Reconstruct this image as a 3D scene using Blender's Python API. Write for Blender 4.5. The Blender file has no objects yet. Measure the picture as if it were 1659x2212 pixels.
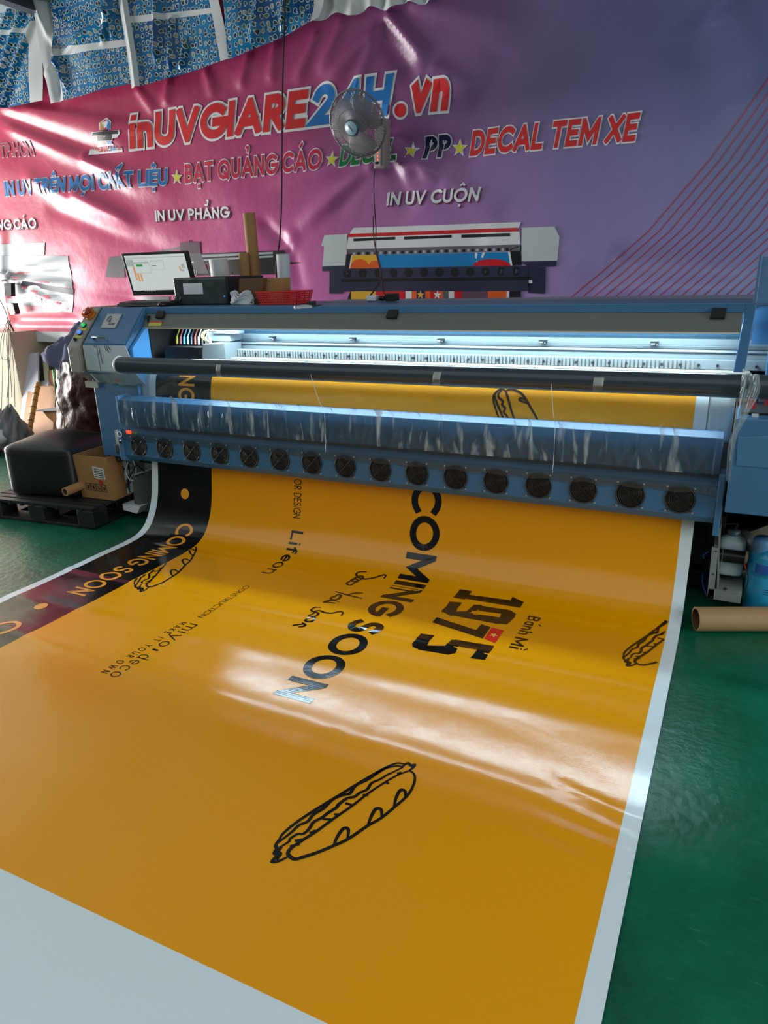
import bpy, bmesh, math, random, unicodedata
import numpy as np
from mathutils import Vector, Matrix, noise
random.seed(7)
SC = bpy.context.scene
COL = SC.collection
# ---------------------------------------------------------------- camera
F_PX = 1560.71
R = np.array([[0.89958133, 0.11374793, -0.42168096],
              [0.43582451, -0.29671999, 0.84971421],
              [-0.02846794, -0.94816594, -0.3164979]])      # world = R @ (right, down, forward)
EYE = np.array([0.0, 0.0, 1.55])
cd = bpy.data.cameras.new('camera')
cam = bpy.data.objects.new('camera', cd); COL.objects.link(cam)
cd.sensor_fit = 'VERTICAL'; cd.sensor_height = 36.0; cd.lens = F_PX / 2212 * 36.0
cd.clip_start = 0.05; cd.clip_end = 100
m = Matrix.Identity(4)
for i in range(3):
    m[i][0] = R[i, 0]; m[i][1] = -R[i, 1]; m[i][2] = -R[i, 2]; m[i][3] = EYE[i]
cam.matrix_world = m
SC.camera = cam
# ---------------------------------------------------------------- light and exposure
SC.view_settings.view_transform = 'Standard'; SC.view_settings.look = 'None'
SC.view_settings.gamma = 1; SC.view_settings.exposure = 0.0
SC.view_settings.use_curve_mapping = False
wd = bpy.data.worlds.new('sky'); SC.world = wd; wd.use_nodes = True
bg = wd.node_tree.nodes['Background']
bg.inputs[0].default_value = (0.72, 0.90, 1.0, 1); bg.inputs[1].default_value = 0.4
def area(name, loc, rot, sx, sy, power, colr):
    l = bpy.data.lights.new(name, 'AREA'); l.shape = 'RECTANGLE'; l.size = sx; l.size_y = sy
    l.energy = power; l.color = colr
    o = bpy.data.objects.new(name, l); COL.objects.link(o); o.location = loc; o.rotation_euler = rot
    return o
# daylight through the doorway in the left wall (beside the back wall)
area('doorway_daylight', (-10.3, 3.6, 1.2), (0, math.radians(-90), 0), 2.2, 3.4, 620, (1.0, 0.96, 0.92))
area('overhead_fill', (-1.8, -0.9, 3.82), (0, 0, 0), 10.0, 5.6, 135, (0.82, 0.94, 1.0))  # broad fill light added under the closed ceiling
area('right_fill', (3.15, 1.6, 1.3), (0, math.radians(90), 0), 1.8, 2.4, 85, (0.86, 0.95, 1.0))  # fill light added to brighten the dark corner by the jug
# ---------------------------------------------------------------- helpers
def ray(p):
    return R @ np.array([p[0] - 829.5, p[1] - 1106.0, F_PX])
def at(x, y, X=None, Y=None, Z=None):
    d = ray((x, y))
    t = (X / d[0]) if X is not None else (Y / d[1]) if Y is not None else ((Z - 1.55) / d[2])
    q = EYE + t * d
    return Vector(q)
def lin(c):
    r = []
    for v in c:
        v = v / 255.0
        r.append(v / 12.92 if v <= 0.04045 else ((v + 0.055) / 1.055) ** 2.4)
    return r
MATS = {}
def mat(name, rgb, rough=0.5, metal=0.0, spec=0.5, var=0.0, vscale=6.0, bump=0.0, bscale=40.0,
        emit=None, estr=0.0, trans=0.0, coat=0.0, alpha=1.0):
    if name in MATS: return MATS[name]
    M = bpy.data.materials.new(name); M.use_nodes = True
    nt = M.node_tree; b = nt.nodes['Principled BSDF']
    c = lin(rgb)
    b.inputs['Base Color'].default_value = (*c, 1)
    b.inputs['Roughness'].default_value = rough; b.inputs['Metallic'].default_value = metal
    b.inputs['Specular IOR Level'].default_value = spec
    b.inputs['Coat Weight'].default_value = coat; b.inputs['Alpha'].default_value = alpha
    b.inputs['Transmission Weight'].default_value = trans
    if emit is not None:
        b.inputs['Emission Color'].default_value = (*lin(emit), 1); b.inputs['Emission Strength'].default_value = estr
    if var > 0 or bump > 0:
        tc = nt.nodes.new('ShaderNodeTexCoord')
    if var > 0:
        n = nt.nodes.new('ShaderNodeTexNoise'); n.inputs['Scale'].default_value = vscale; n.inputs['Detail'].default_value = 5
        nt.links.new(tc.outputs['Object'], n.inputs['Vector'])
        cr = nt.nodes.new('ShaderNodeValToRGB')
        cr.color_ramp.elements[0].position = 0.3; cr.color_ramp.elements[1].position = 0.7
        cr.color_ramp.elements[0].color = (*[v * (1 - var) for v in c], 1)
        cr.color_ramp.elements[1].color = (*[min(1, v * (1 + var)) for v in c], 1)
        nt.links.new(n.outputs['Fac'], cr.inputs['Fac']); nt.links.new(cr.outputs['Color'], b.inputs['Base Color'])
    if bump > 0:
        n2 = nt.nodes.new('ShaderNodeTexNoise'); n2.inputs['Scale'].default_value = bscale; n2.inputs['Detail'].default_value = 4
        nt.links.new(tc.outputs['Object'], n2.inputs['Vector'])
        bp = nt.nodes.new('ShaderNodeBump'); bp.inputs['Strength'].default_value = bump; bp.inputs['Distance'].default_value = 0.02
        nt.links.new(n2.outputs['Fac'], bp.inputs['Height']); nt.links.new(bp.outputs['Normal'], b.inputs['Normal'])
    MATS[name] = M
    return M
WL = {}          # world offset of every parent
def thing(name, label, cat, loc=(0, 0, 0), group=None):
    o = bpy.data.objects.new(name, None); COL.objects.link(o); o.location = loc; o.empty_display_size = 0.1
    WL[o.name] = Vector(loc); tag(o, label, cat, group)
    return o
def tag(o, label, cat, group=None):
    o['label'] = label; o['category'] = cat
    if group: o['group'] = group
    return o
class MB:
    def __init__(s): s.v = []; s.f = []; s.m = []; s.s = []
    def add(s, vs, fs, mi=0, smooth=False):
        k = len(s.v); s.v += [tuple(v) for v in vs]
        for f in fs:
            s.f.append([k + i for i in f]); s.m.append(mi); s.s.append(smooth)
        return s
    def box(s, a, b, mi=0, M=None):
        x0, y0, z0 = a; x1, y1, z1 = b
        vs = [Vector(p) for p in ((x0,y0,z0),(x1,y0,z0),(x1,y1,z0),(x0,y1,z0),(x0,y0,z1),(x1,y0,z1),(x1,y1,z1),(x0,y1,z1))]
        if M is not None: vs = [M @ v for v in vs]
        return s.add(vs, [(3,2,1,0),(4,5,6,7),(0,1,5,4),(1,2,6,5),(2,3,7,6),(3,0,4,7)], mi)
    def hexa(s, q, off, mi=0):
        """q: four corners of the front face, off: depth vector(s)"""
        offs = off if isinstance(off, list) else [off] * 4
        vs = [Vector(p) for p in q] + [Vector(p) + Vector(o) for p, o in zip(q, offs)]
        return s.add(vs, [(0,1,2,3),(7,6,5,4),(0,4,5,1),(1,5,6,2),(2,6,7,3),(3,7,4,0)], mi)
    def prism(s, poly, a, b, mi=0, axis='x', M=None):
        def P(t, p):
            v = Vector((t, p[0], p[1])) if axis == 'x' else Vector((p[0], t, p[1])) if axis == 'y' else Vector((p[0], p[1], t))
            return M @ v if M is not None else v
        n = len(poly)
        vs = [P(a, p) for p in poly] + [P(b, p) for p in poly]
        fs = [tuple(range(n))[::-1], tuple(range(n, 2 * n))] + [(i, (i + 1) % n, n + (i + 1) % n, n + i) for i in range(n)]
        return s.add(vs, fs, mi)
    def cyl(s, p0, p1, r0, r1=None, n=20, mi=0, cap=True):
        r1 = r0 if r1 is None else r1
        p0 = Vector(p0); p1 = Vector(p1); d = (p1 - p0).normalized()
        u = d.orthogonal().normalized(); w = d.cross(u)
        vs = []
        for p, r in ((p0, r0), (p1, r1)):
            for i in range(n):
                a = 2 * math.pi * i / n
                vs.append(p + (u * math.cos(a) + w * math.sin(a)) * r)
        s.add(vs, [(i, (i + 1) % n, n + (i + 1) % n, n + i) for i in range(n)], mi, True)
        if cap: s.add(vs, [tuple(range(n))[::-1], tuple(range(n, 2 * n))], mi)
        return s
    def pipe(s, p0, p1, ro, ri, n=28, mi=0, mi_in=None):
        """hollow tube"""
        p0 = Vector(p0); p1 = Vector(p1); d = (p1 - p0).normalized()
        u = d.orthogonal().normalized(); w = d.cross(u)
        vs = []
        for p, r in ((p0, ro), (p1, ro), (p1, ri), (p0, ri)):
            for i in range(n):
                a = 2 * math.pi * i / n
                vs.append(p + (u * math.cos(a) + w * math.sin(a)) * r)
        for k in range(4):
            k2 = (k + 1) % 4
            s.add(vs, [(k*n+i, k*n+(i+1)%n, k2*n+(i+1)%n, k2*n+i) for i in range(n)], (mi_in if (k == 2 and mi_in is not None) else mi), k % 2 == 0)
        return s
    def tube(s, pts, r, n=8, mi=0, cap=True):
        pts = [Vector(p) for p in pts]; rs = r if isinstance(r, (list, tuple)) else [r] * len(pts)
        u = None; vs = []
        for i, p in enumerate(pts):
            d = (pts[min(i + 1, len(pts) - 1)] - pts[max(i - 1, 0)])
            d = d.normalized() if d.length > 1e-9 else Vector((0, 0, 1))
            u = d.orthogonal().normalized() if u is None else (u - d * u.dot(d)).normalized()
            w = d.cross(u)
            for k in range(n):
                a = 2 * math.pi * k / n
                vs.append(p + (u * math.cos(a) + w * math.sin(a)) * rs[i])
        L = len(pts)
        s.add(vs, [(i*n+k, i*n+(k+1)%n, (i+1)*n+(k+1)%n, (i+1)*n+k) for i in range(L-1) for k in range(n)], mi, True)
        if cap: s.add(vs, [tuple(range(n))[::-1], tuple(range((L-1)*n, L*n))], mi)
        return s
    def lathe(s, prof, M=None, n=24, mi=0, smooth=True):
        vs = []
        for r, z in prof:
            for i in range(n):
                a = 2 * math.pi * i / n; v = Vector((r * math.cos(a), r * math.sin(a), z))
                vs.append(M @ v if M is not None else v)
        L = len(prof)
        s.add(vs, [(i*n+k, i*n+(k+1)%n, (i+1)*n+(k+1)%n, (i+1)*n+k) for i in range(L-1) for k in range(n)], mi, smooth)
        s.add(vs, [tuple(range(n))[::-1], tuple(range((L-1)*n, L*n))], mi)
        return s
    def grid(s, fn, nu, nv, mi=0, smooth=True, closed=False):
        vs = [fn(i / nu, j / nv) for j in range(nv + 1) for i in range(nu + 1)]
        w = nu + 1; k = len(s.v); s.v += [tuple(v) for v in vs]
        for j in range(nv):
            for i in range(nu):
                s.f.append([k+j*w+i, k+j*w+i+1, k+(j+1)*w+i+1, k+(j+1)*w+i])
                s.m.append(mi(( i+.5)/nu, (j+.5)/nv) if callable(mi) else mi); s.s.append(smooth)
        return s
    def ball(s, c, r, mi=0, n=16, k=10, M=None):
        rx, ry, rz = r if isinstance(r, (tuple, list)) else (r, r, r)
        c = Vector(c)
        prof = [(math.sin(math.pi * j / k), -math.cos(math.pi * j / k)) for j in range(1, k)]
        T = Matrix.Translation(c) @ (M if M is not None else Matrix.Identity(4)) @ Matrix.Diagonal((rx, ry, rz, 1))
        return s.lathe(prof, T, n, mi)
    def ring(s, c, axis, R_, r, n=32, k=6, mi=0):
        c = Vector(c); d = Vector(axis).normalized(); u = d.orthogonal().normalized(); w = d.cross(u); vs = []
        for i in range(n):
            a = 2 * math.pi * i / n; e = u * math.cos(a) + w * math.sin(a)
            for j in range(k):
                b = 2 * math.pi * j / k
                vs.append(c + e * (R_ + r * math.cos(b)) + d * (r * math.sin(b)))
        return s.add(vs, [(i*k+j, ((i+1)%n)*k+j, ((i+1)%n)*k+(j+1)%k, i*k+(j+1)%k) for i in range(n) for j in range(k)], mi, True)
    def build(s, name, mats, parent=None, bevel=0.0, seg=2, uv=None, recalc=True, weld=False, loc=None, solid=0.0):
        mats = mats if isinstance(mats, (list, tuple)) else [mats]
        if parent is not None: off = WL[parent.name]
        elif loc is not None: off = Vector(loc)
        else:
            A = np.array(s.v); off = Vector(((A[:,0].min()+A[:,0].max())/2, (A[:,1].min()+A[:,1].max())/2, A[:,2].min()))
        me = bpy.data.meshes.new(name)
        me.from_pydata([(v[0]-off[0], v[1]-off[1], v[2]-off[2]) for v in s.v], [], s.f)
        for M in mats: me.materials.append(M)
        me.polygons.foreach_set('material_index', s.m); me.polygons.foreach_set('use_smooth', s.s)
        if recalc or weld:
            b = bmesh.new(); b.from_mesh(me)
            if weld: bmesh.ops.remove_doubles(b, verts=b.verts, dist=1e-5)
            if recalc: bmesh.ops.recalc_face_normals(b, faces=b.faces)
            b.to_mesh(me); b.free()
        if uv is not None:
            ul = me.uv_layers.new(name='uv')
            co = np.zeros(len(me.vertices) * 3); me.vertices.foreach_get('co', co); co = co.reshape(-1, 3) + np.array(off)
            li = np.zeros(len(me.loops), int); me.loops.foreach_get('vertex_index', li)
            ul.data.foreach_set('uv', uv(co)[li].astype(np.float32).ravel())
        me.update()
        o = bpy.data.objects.new(name, me); COL.objects.link(o)
        if parent is not None: o.parent = parent
        else: o.location = off
        WL[o.name] = Vector(off)
        if bevel > 0:
            bm_ = o.modifiers.new('bevel', 'BEVEL'); bm_.width = bevel; bm_.segments = seg; bm_.limit_method = 'ANGLE'; bm_.angle_limit = math.radians(40)
        if solid > 0:
            sm = o.modifiers.new('thick', 'SOLIDIFY'); sm.thickness = solid; sm.offset = 0
        return o
def struct(o):
    o['kind'] = 'structure'; return o
def smoothpath(pts, n=8):
    """Catmull-Rom through pts"""
    P = [Vector(p) for p in pts]; P = [P[0] * 2 - P[1]] + P + [P[-1] * 2 - P[-2]]
    out = []
    for i in range(1, len(P) - 2):
        for k in range(n):
            t = k / n; a, b, c, d = P[i-1], P[i], P[i+1], P[i+2]
            out.append(0.5 * ((2*b) + (c-a)*t + (2*a-5*b+4*c-d)*t*t + (3*b-a-3*c+d)*t*t*t))
    out.append(P[-2]); return out
# ---------------------------------------------------------------- lettering from strokes
def arc(cx, cy, rx, ry, a0, a1, n=None):
    n = n or max(4, int(abs(a1 - a0) / 15))
    return [(cx + rx * math.cos(math.radians(a0 + (a1 - a0) * i / n)), cy + ry * math.sin(math.radians(a0 + (a1 - a0) * i / n))) for i in range(n + 1)]
X_ = 0.68     # x-height
G = {
 'A': (.78, [[(0,0),(.39,1),(.78,0)], [(.13,.3),(.65,.3)]]),
 'B': (.52, [[(0,0),(0,1)], [(0,1),(.26,1)] + arc(.26,.76,.24,.24,90,-90) + [(0,.52)], [(.2,.52)] + arc(.28,.26,.26,.26,90,-90) + [(0,0)]]),
 'C': (.74, [arc(.46,.5,.46,.5,48,312)]),
 'D': (.66, [[(0,0),(0,1),(.2,1)] + arc(.22,.5,.44,.5,90,-90) + [(0,0)]]),
 'E': (.46, [[(.46,1),(0,1),(0,0),(.46,0)], [(0,.52),(.42,.52)]]),
 'F': (.44, [[(.44,1),(0,1),(0,0)], [(0,.52),(.38,.52)]]),
 'G': (.80, [arc(.46,.5,.46,.5,48,350), [(.5,.46),(.9,.46)]]),
 'H': (.62, [[(0,0),(0,1)], [(.62,0),(.62,1)], [(0,.52),(.62,.52)]]),
 'I': (.0, [[(0,0),(0,1)]]),
 'K': (.56, [[(0,0),(0,1)], [(.54,1),(.04,.46)], [(.16,.58),(.58,0)]]),
 'L': (.44, [[(0,1),(0,0),(.44,0)]]),
 'M': (.80, [[(0,0),(0,1),(.4,.22),(.8,1),(.8,0)]]),
 'N': (.64, [[(0,0),(0,1),(.64,0),(.64,1)]]),
 'O': (.92, [arc(.46,.5,.46,.5,0,345,23) + ['c']]),
 'P': (.50, [[(0,0),(0,1)], [(0,1),(.24,1)] + arc(.24,.73,.27,.27,90,-90) + [(0,.46)]]),
 'Q': (.92, [arc(.46,.5,.46,.5,0,345,23) + ['c'], [(.52,.3),(.86,-.04)]]),
 'R': (.54, [[(0,0),(0,1)], [(0,1),(.26,1)] + arc(.26,.74,.26,.26,90,-90) + [(0,.48)], [(.22,.48),(.54,0)]]),
 'S': (.52, [arc(.27,.755,.25,.245,40,270,12) + arc(.25,.255,.27,.255,90,-145,14)[1:]]),
 'T': (.58, [[(0,1),(.58,1)], [(.29,0),(.29,1)]]),
 'U': (.62, [[(0,1),(0,.32)] + arc(.31,.31,.31,.31,180,360) + [(.62,1)]]),
 'V': (.72, [[(0,1),(.36,0),(.72,1)]]),
 'W': (1.05, [[(0,1),(.27,0),(.525,1),(.78,0),(1.05,1)]]),
 'X': (.66, [[(0,0),(.66,1)], [(0,1),(.66,0)]]),
 'Y': (.68, [[(0,1),(.34,.46),(.68,1)], [(.34,.5),(.34,0)]]),
 '2': (.54, [arc(.26,.72,.26,.28,165,-25,12) + [(.0,.0),(.54,0)]]),
 '4': (.60, [[(.46,0),(.46,1),(0,.27),(.62,.27)]]),
 'i': (.0, [[(0,0),(0,X_)], [(0,.90),(0,.96)]]),
 'n': (.44, [[(0,0),(0,X_)], [(0,.4)] + arc(.22,.42,.22,.26,180,0) + [(.44,0)]]),
 'v': (.50, [[(0,X_),(.25,0),(.5,X_)]]),
 'a': (.44, [arc(.22,.34,.22,.34,0,345,18) + ['c'], [(.45,0),(.45,X_)]]),
 'h': (.42, [[(0,0),(0,1)], [(0,.4)] + arc(.21,.44,.21,.24,180,0) + [(.42,0)]]),
 'u': (.42, [[(0,X_),(0,.22)] + arc(.21,.22,.21,.22,180,360), [(.42,X_),(.42,0)]]),
 'o': (.50, [arc(.25,.34,.25,.34,0,345,18) + ['c']]),
 'e': (.48, [[(.02,.34),(.48,.34)] + arc(.25,.34,.24,.34,0,310,16)]),
 'c': (.42, [arc(.25,.34,.25,.34,48,312,14)]),
 'd': (.46, [arc(.23,.34,.23,.34,0,345,18) + ['c'], [(.46,0),(.46,1)]]),
 'm': (.70, [[(0,0),(0,X_)], [(0,.46)] + arc(.175,.48,.175,.2,180,0) + [(.35,0)], [(.35,.46)] + arc(.525,.48,.175,.2,180,0) + [(.70,0)]]),
 'y': (.48, [[(0,X_),(.25,.04)], [(.5,X_),(.16,-.28),(.0,-.3)]]),
 'f': (.30, [[(.12,0),(.12,.8)] + arc(.27,.82,.15,.16,180,70), [(0,X_),(.28,X_)]]),
 'l': (.0, [[(0,0),(0,1)]]),
 '|': (.0, [[(0,.18),(0,.62)]]),
 '.': (.06, [[(.0,.03),(.06,.03)]]),
}
MARK = {'\u0301': [(-.06,1.12),(.12,1.30)], '\u0300': [(.06,1.12),(-.12,1.30)], '\u0302': [(-.18,1.12),(0,1.27),(.18,1.12)],
        '\u0306': arc(0,1.30,.18,.16,200,340,8), '\u0309': arc(.0,1.36,.09,.08,160,-60,8) + [(0,1.2)], '\u0323': [(-.02,-.26),(.02,-.26)]}
def miter(pts, w, ext, closed):
    n = len(pts); L = []; Rr = []
    P = [np.array(p, float) for p in pts]
    if not closed and ext > 0:
        d = P[0] - P[1]; P[0] = P[0] + d / (np.linalg.norm(d) + 1e-9) * ext
        d = P[-1] - P[-2]; P[-1] = P[-1] + d / (np.linalg.norm(d) + 1e-9) * ext
    for i in range(n):
        a = P[i] - P[i-1] if (i > 0 or closed) else P[1] - P[0]
        b = P[(i+1) % n] - P[i] if (i < n-1 or closed) else P[i] - P[i-1]
        a = a / (np.linalg.norm(a) + 1e-9); b = b / (np.linalg.norm(b) + 1e-9)
        na = np.array([-a[1], a[0]]); nb = np.array([-b[1], b[0]])
        h = na + nb; l = np.linalg.norm(h)
        h = h / l if l > 1e-6 else na
        k = min(1 / max(h @ na, 0.2), 3.6)
        wi = w[i] if isinstance(w, (list, tuple)) else w
        L.append(P[i] + h * k * wi / 2); Rr.append(P[i] - h * k * wi / 2)
    Q = []
    for i in range(n if closed else n - 1):
        j = (i + 1) % n
        Q.append([tuple(L[i]), tuple(Rr[i]), tuple(Rr[j]), tuple(L[j])])
    return Q
def clip(poly, y0, y1):
    for yy, sgn in ((y0, 1), (y1, -1)):
        out = []
        for i in range(len(poly)):
            a = poly[i]; b = poly[(i + 1) % len(poly)]
            fa = sgn * (a[1] - yy) >= 0; fb = sgn * (b[1] - yy) >= 0
            if fa: out.append(a)
            if fa != fb:
                t = (yy - a[1]) / (b[1] - a[1]); out.append((a[0] + t * (b[0] - a[0]), yy))
        poly = out
        if not poly: return []
    return poly
def resample(pts, mx=0.14):
    out = [pts[0]]
    for a, b in zip(pts, pts[1:]):
        n = max(1, int(math.hypot(b[0]-a[0], b[1]-a[1]) / mx + .5)) if math.hypot(b[0]-a[0], b[1]-a[1]) > mx * 1.5 else 1
        for k in range(1, n + 1): out.append((a[0] + (b[0]-a[0]) * k / n, a[1] + (b[1]-a[1]) * k / n))
    return out
def textpolys(s, t=0.18, gap=0.14, grow=0.0, narrow=1.0, space=0.34):
    """list of polygons in letter units (cap height 1) and the total width"""
    x = 0; out = []
    for ch in s:
        if ch == ' ': x += space; continue
        nf = unicodedata.normalize('NFD', ch)
        w, strokes = G[nf[0]]
        w *= narrow
        lo = -0.35 if nf[0] in 'Qy' else 0.0
        for st in strokes:
            closed = st[-1] == 'c'; pts = [p for p in st if p != 'c']
            up = nf[0] == 'i' and pts[0][1] > .85
            pts = [(x + t/2 + p[0] * narrow, t/2 + p[1] * (1 - t)) for p in pts]
            if up: pts = [(pts[0][0], .93 - t*.35), (pts[0][0], .93 + t*.35)]
            if not closed: pts = resample(pts)
            for q in miter(pts, t + 2 * grow, (0 if up else t / 2) + grow, closed):
                q = clip(q, lo - grow, 1.12 + grow if up else 1 + grow)
                if len(q) > 2: out.append(q)
        for mk in nf[1:]:
            pts = [(x + t/2 + w/2 + p[0], p[1] + (.06 if len(nf) > 2 and mk in '\u0301\u0309' else 0) + (t * .2)) for p in MARK[mk]]
            if len(nf) > 2 and mk in '\u0301\u0309' and '\u0323' not in nf: pts = [(p[0] + .16, p[1] + .06) for p in pts]
            tt = t * .75 if mk != '\u0323' else t
            for q in miter(pts, tt + 2 * grow, grow + (t * .4 if mk == '\u0323' else .02), False): out.append(q)
        x += w + t + gap
    return out, x - gap

class Words:
    """collects printed polygons; every word becomes a part of its own"""
    def __init__(s, mats, parent, label=None): s.mats = mats; s.parent = parent; s.mb = MB(); s.label = label
    def add(s, vs, fs, mi=0): s.mb.add(vs, fs, mi)
    def word(s):
        if s.mb.f:
            o = s.mb.build('lettering', s.mats, s.parent, recalc=False)
            if s.label: o['label'] = s.label
        s.mb = MB()
def wordspans(s, t, gap, narrow=1.0, space=.34):
    """(word, start, width of word, width of the whole)"""
    tot = textpolys(s, t, gap, 0, narrow, space)[1]; x = 0; out = []
    for w in s.split(' '):
        ww = textpolys(w, t, gap, 0, narrow, space)[1]; out.append((w, x, ww, tot)); x += ww + gap + space
    return out

def again(o, parent, delta):
    """a copy of a part, moved by delta"""
    c = o.copy(); COL.objects.link(c); c.parent = parent; c.location = o.location + Vector(delta); return c
# ================================================================ the setting
def floor_mat():
    M = bpy.data.materials.new('green_epoxy'); M.use_nodes = True; nt = M.node_tree; b = nt.nodes['Principled BSDF']
    N = nt.nodes.new; Lk = nt.links.new
    tc = N('ShaderNodeTexCoord')
    n = N('ShaderNodeTexNoise'); n.inputs['Scale'].default_value = 2.2; n.inputs['Detail'].default_value = 8; n.inputs['Roughness'].default_value = .65
    Lk(tc.outputs['Object'], n.inputs['Vector'])
    cr = N('ShaderNodeValToRGB'); e = cr.color_ramp.elements
    e[0].position = .32; e[0].color = (*lin((0, 68, 44)), 1); e[1].position = .72; e[1].color = (*lin((0, 104, 76)), 1)
    Lk(n.outputs['Fac'], cr.inputs['Fac'])
    # short scuffs, lighter, stretched along the machine
    mp = N('ShaderNodeMapping'); mp.inputs['Scale'].default_value = (5, 42, 1); mp.inputs['Rotation'].default_value = (0, 0, .5)
    Lk(tc.outputs['Object'], mp.inputs['Vector'])
    n2 = N('ShaderNodeTexNoise'); n2.inputs['Scale'].default_value = 3.0; n2.inputs['Detail'].default_value = 6
    Lk(mp.outputs['Vector'], n2.inputs['Vector'])
    c2 = N('ShaderNodeValToRGB'); c2.color_ramp.elements[0].position = .63; c2.color_ramp.elements[1].position = .80
    Lk(n2.outputs['Fac'], c2.inputs['Fac'])
    mx = N('ShaderNodeMix'); mx.data_type = 'RGBA'; mx.inputs['B'].default_value = (*lin((70, 135, 112)), 1)
    ml = N('ShaderNodeMath'); ml.operation = 'MULTIPLY'; ml.inputs[1].default_value = .45
    Lk(c2.outputs['Color'], ml.inputs[0]); Lk(ml.outputs[0], mx.inputs['Factor']); Lk(cr.outputs['Color'], mx.inputs['A'])
    # paint flecks
    v = N('ShaderNodeTexVoronoi'); v.inputs['Scale'].default_value = 9; Lk(tc.outputs['Object'], v.inputs['Vector'])
    lt = N('ShaderNodeMath'); lt.operation = 'LESS_THAN'; lt.inputs[1].default_value = .035; Lk(v.outputs['Distance'], lt.inputs[0])
    m2 = N('ShaderNodeMix'); m2.data_type = 'RGBA'; m2.inputs['B'].default_value = (*lin((190, 200, 195)), 1)
    sep = N('ShaderNodeSeparateColor'); Lk(v.outputs['Color'], sep.inputs[0])
    g2 = N('ShaderNodeMath'); g2.operation = 'GREATER_THAN'; g2.inputs[1].default_value = .86; Lk(sep.outputs[0], g2.inputs[0])
    m3 = N('ShaderNodeMath'); m3.operation = 'MULTIPLY'; Lk(lt.outputs[0], m3.inputs[0]); Lk(g2.outputs[0], m3.inputs[1])
    Lk(m3.outputs[0], m2.inputs['Factor']); Lk(mx.outputs['Result'], m2.inputs['A']); Lk(m2.outputs['Result'], b.inputs['Base Color'])
    b.inputs['Roughness'].default_value = .34
    n3 = N('ShaderNodeTexNoise'); n3.inputs['Scale'].default_value = 26; n3.inputs['Detail'].default_value = 5; Lk(tc.outputs['Object'], n3.inputs['Vector'])
    bp = N('ShaderNodeBump'); bp.inputs['Strength'].default_value = .35; bp.inputs['Distance'].default_value = .01
    Lk(n3.outputs['Fac'], bp.inputs['Height']); Lk(bp.outputs['Normal'], b.inputs['Normal'])
    return M
YB = 5.5
struct(MB().box((-10.6, -4.15, -.05), (3.2, 5.75, 0)).build('floor', floor_mat(), loc=(0, 0, 0)))
m_wall = mat('cream_plaster', (196, 184, 164), .8, var=.06, bump=.1)
struct(MB().box((-10.6, 5.6, 0), (3.2, 5.75, 4.1)).build('wall_back', m_wall, loc=(0, 0, 0)))
struct(MB().box((3.2, -4.0, 0), (3.35, .3, 4.1)).box((3.2, 2.9, 0), (3.35, 5.75, 4.1)).box((3.2, .3, 2.25), (3.35, 2.9, 4.1)).box((3.2, .3, 0), (3.35, 2.9, .35)).build('wall_right', m_wall, loc=(0, 0, 0)))  # the opening is added to go with the right fill light
wl = MB().box((-10.6, -4.0, 0), (-10.45, 1.85, 4.1)).box((-10.6, 5.35, 0), (-10.45, 5.75, 4.1)).box((-10.6, 1.85, 2.35), (-10.45, 5.35, 4.1))
struct(wl.build('wall_left', m_wall, loc=(0, 0, 0)))
struct(MB().box((-10.6, -4.15, 0), (3.35, -4.0, 4.1)).build('unseen_front_wall', mat('blocker_grey', (92, 96, 98), .6), loc=(0, 0, 0)))  # unseen wall added behind the camera to darken the vinyl's reflections
m_ceil = mat('grey_roof_sheet', (150, 160, 166), .7)
struct(MB().box((-10.6, -4.0, 3.86), (3.2, 5.75, 3.95)).build('ceiling', m_ceil, loc=(0, 0, 0)))
struct(MB().box((-5.98, 0, 3.78), (-5.87, 5.38, 3.855)).build('trim_1', mat('dark_steel', (52, 56, 66), .5), loc=(0, 0, 0)))
# boxed-in column on the back wall, below the banner
pc = MB().box((-7.9, 5.16, 0), (-6.775, 5.62, 1.06))
struct(pc.build('trim_2', mat('cream_box', (206, 196, 174), .75, var=.05, vscale=3), loc=(0, 0, 0)))
# ================================================================ the wall banner
FOLDS = []   # X0,Z0,X1,Z1,height,w0,w1
def wxz(p):
    q = at(p[0], p[1], Y=YB); return q.x, q.z
def fold(p0, p1, h, w0=.04, w1=None):
    FOLDS.append((*wxz(p0), *wxz(p1), h, w0, w1 or w0))
# from the upper left corner, sagging to the right
fold((15, 232), (330, 318), .030, .05, .11); fold((10, 250), (260, 350), -.020, .05, .10)
fold((60, 232), (420, 300), .024, .03, .09); fold((20, 275), (400, 430), .030, .05, .12)
fold((185, 342), (310, 405), .035, .05, .06); fold((165, 415), (310, 490), .040, .06, .06)
fold((60, 380), (330, 520), .03, .07, .10); fold((110, 450), (420, 560), -.02, .08, .10)
for a, b in (((300, 190), (345, 250)), ((372, 168), (362, 235)), ((446, 148), (470, 215)), ((545, 118), (520, 200)), ((600, 92), (590, 190)), ((690, 70), (640, 190)), ((745, 45), (690, 170))):
    fold(a, b, .022, .025, .06)
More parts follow.
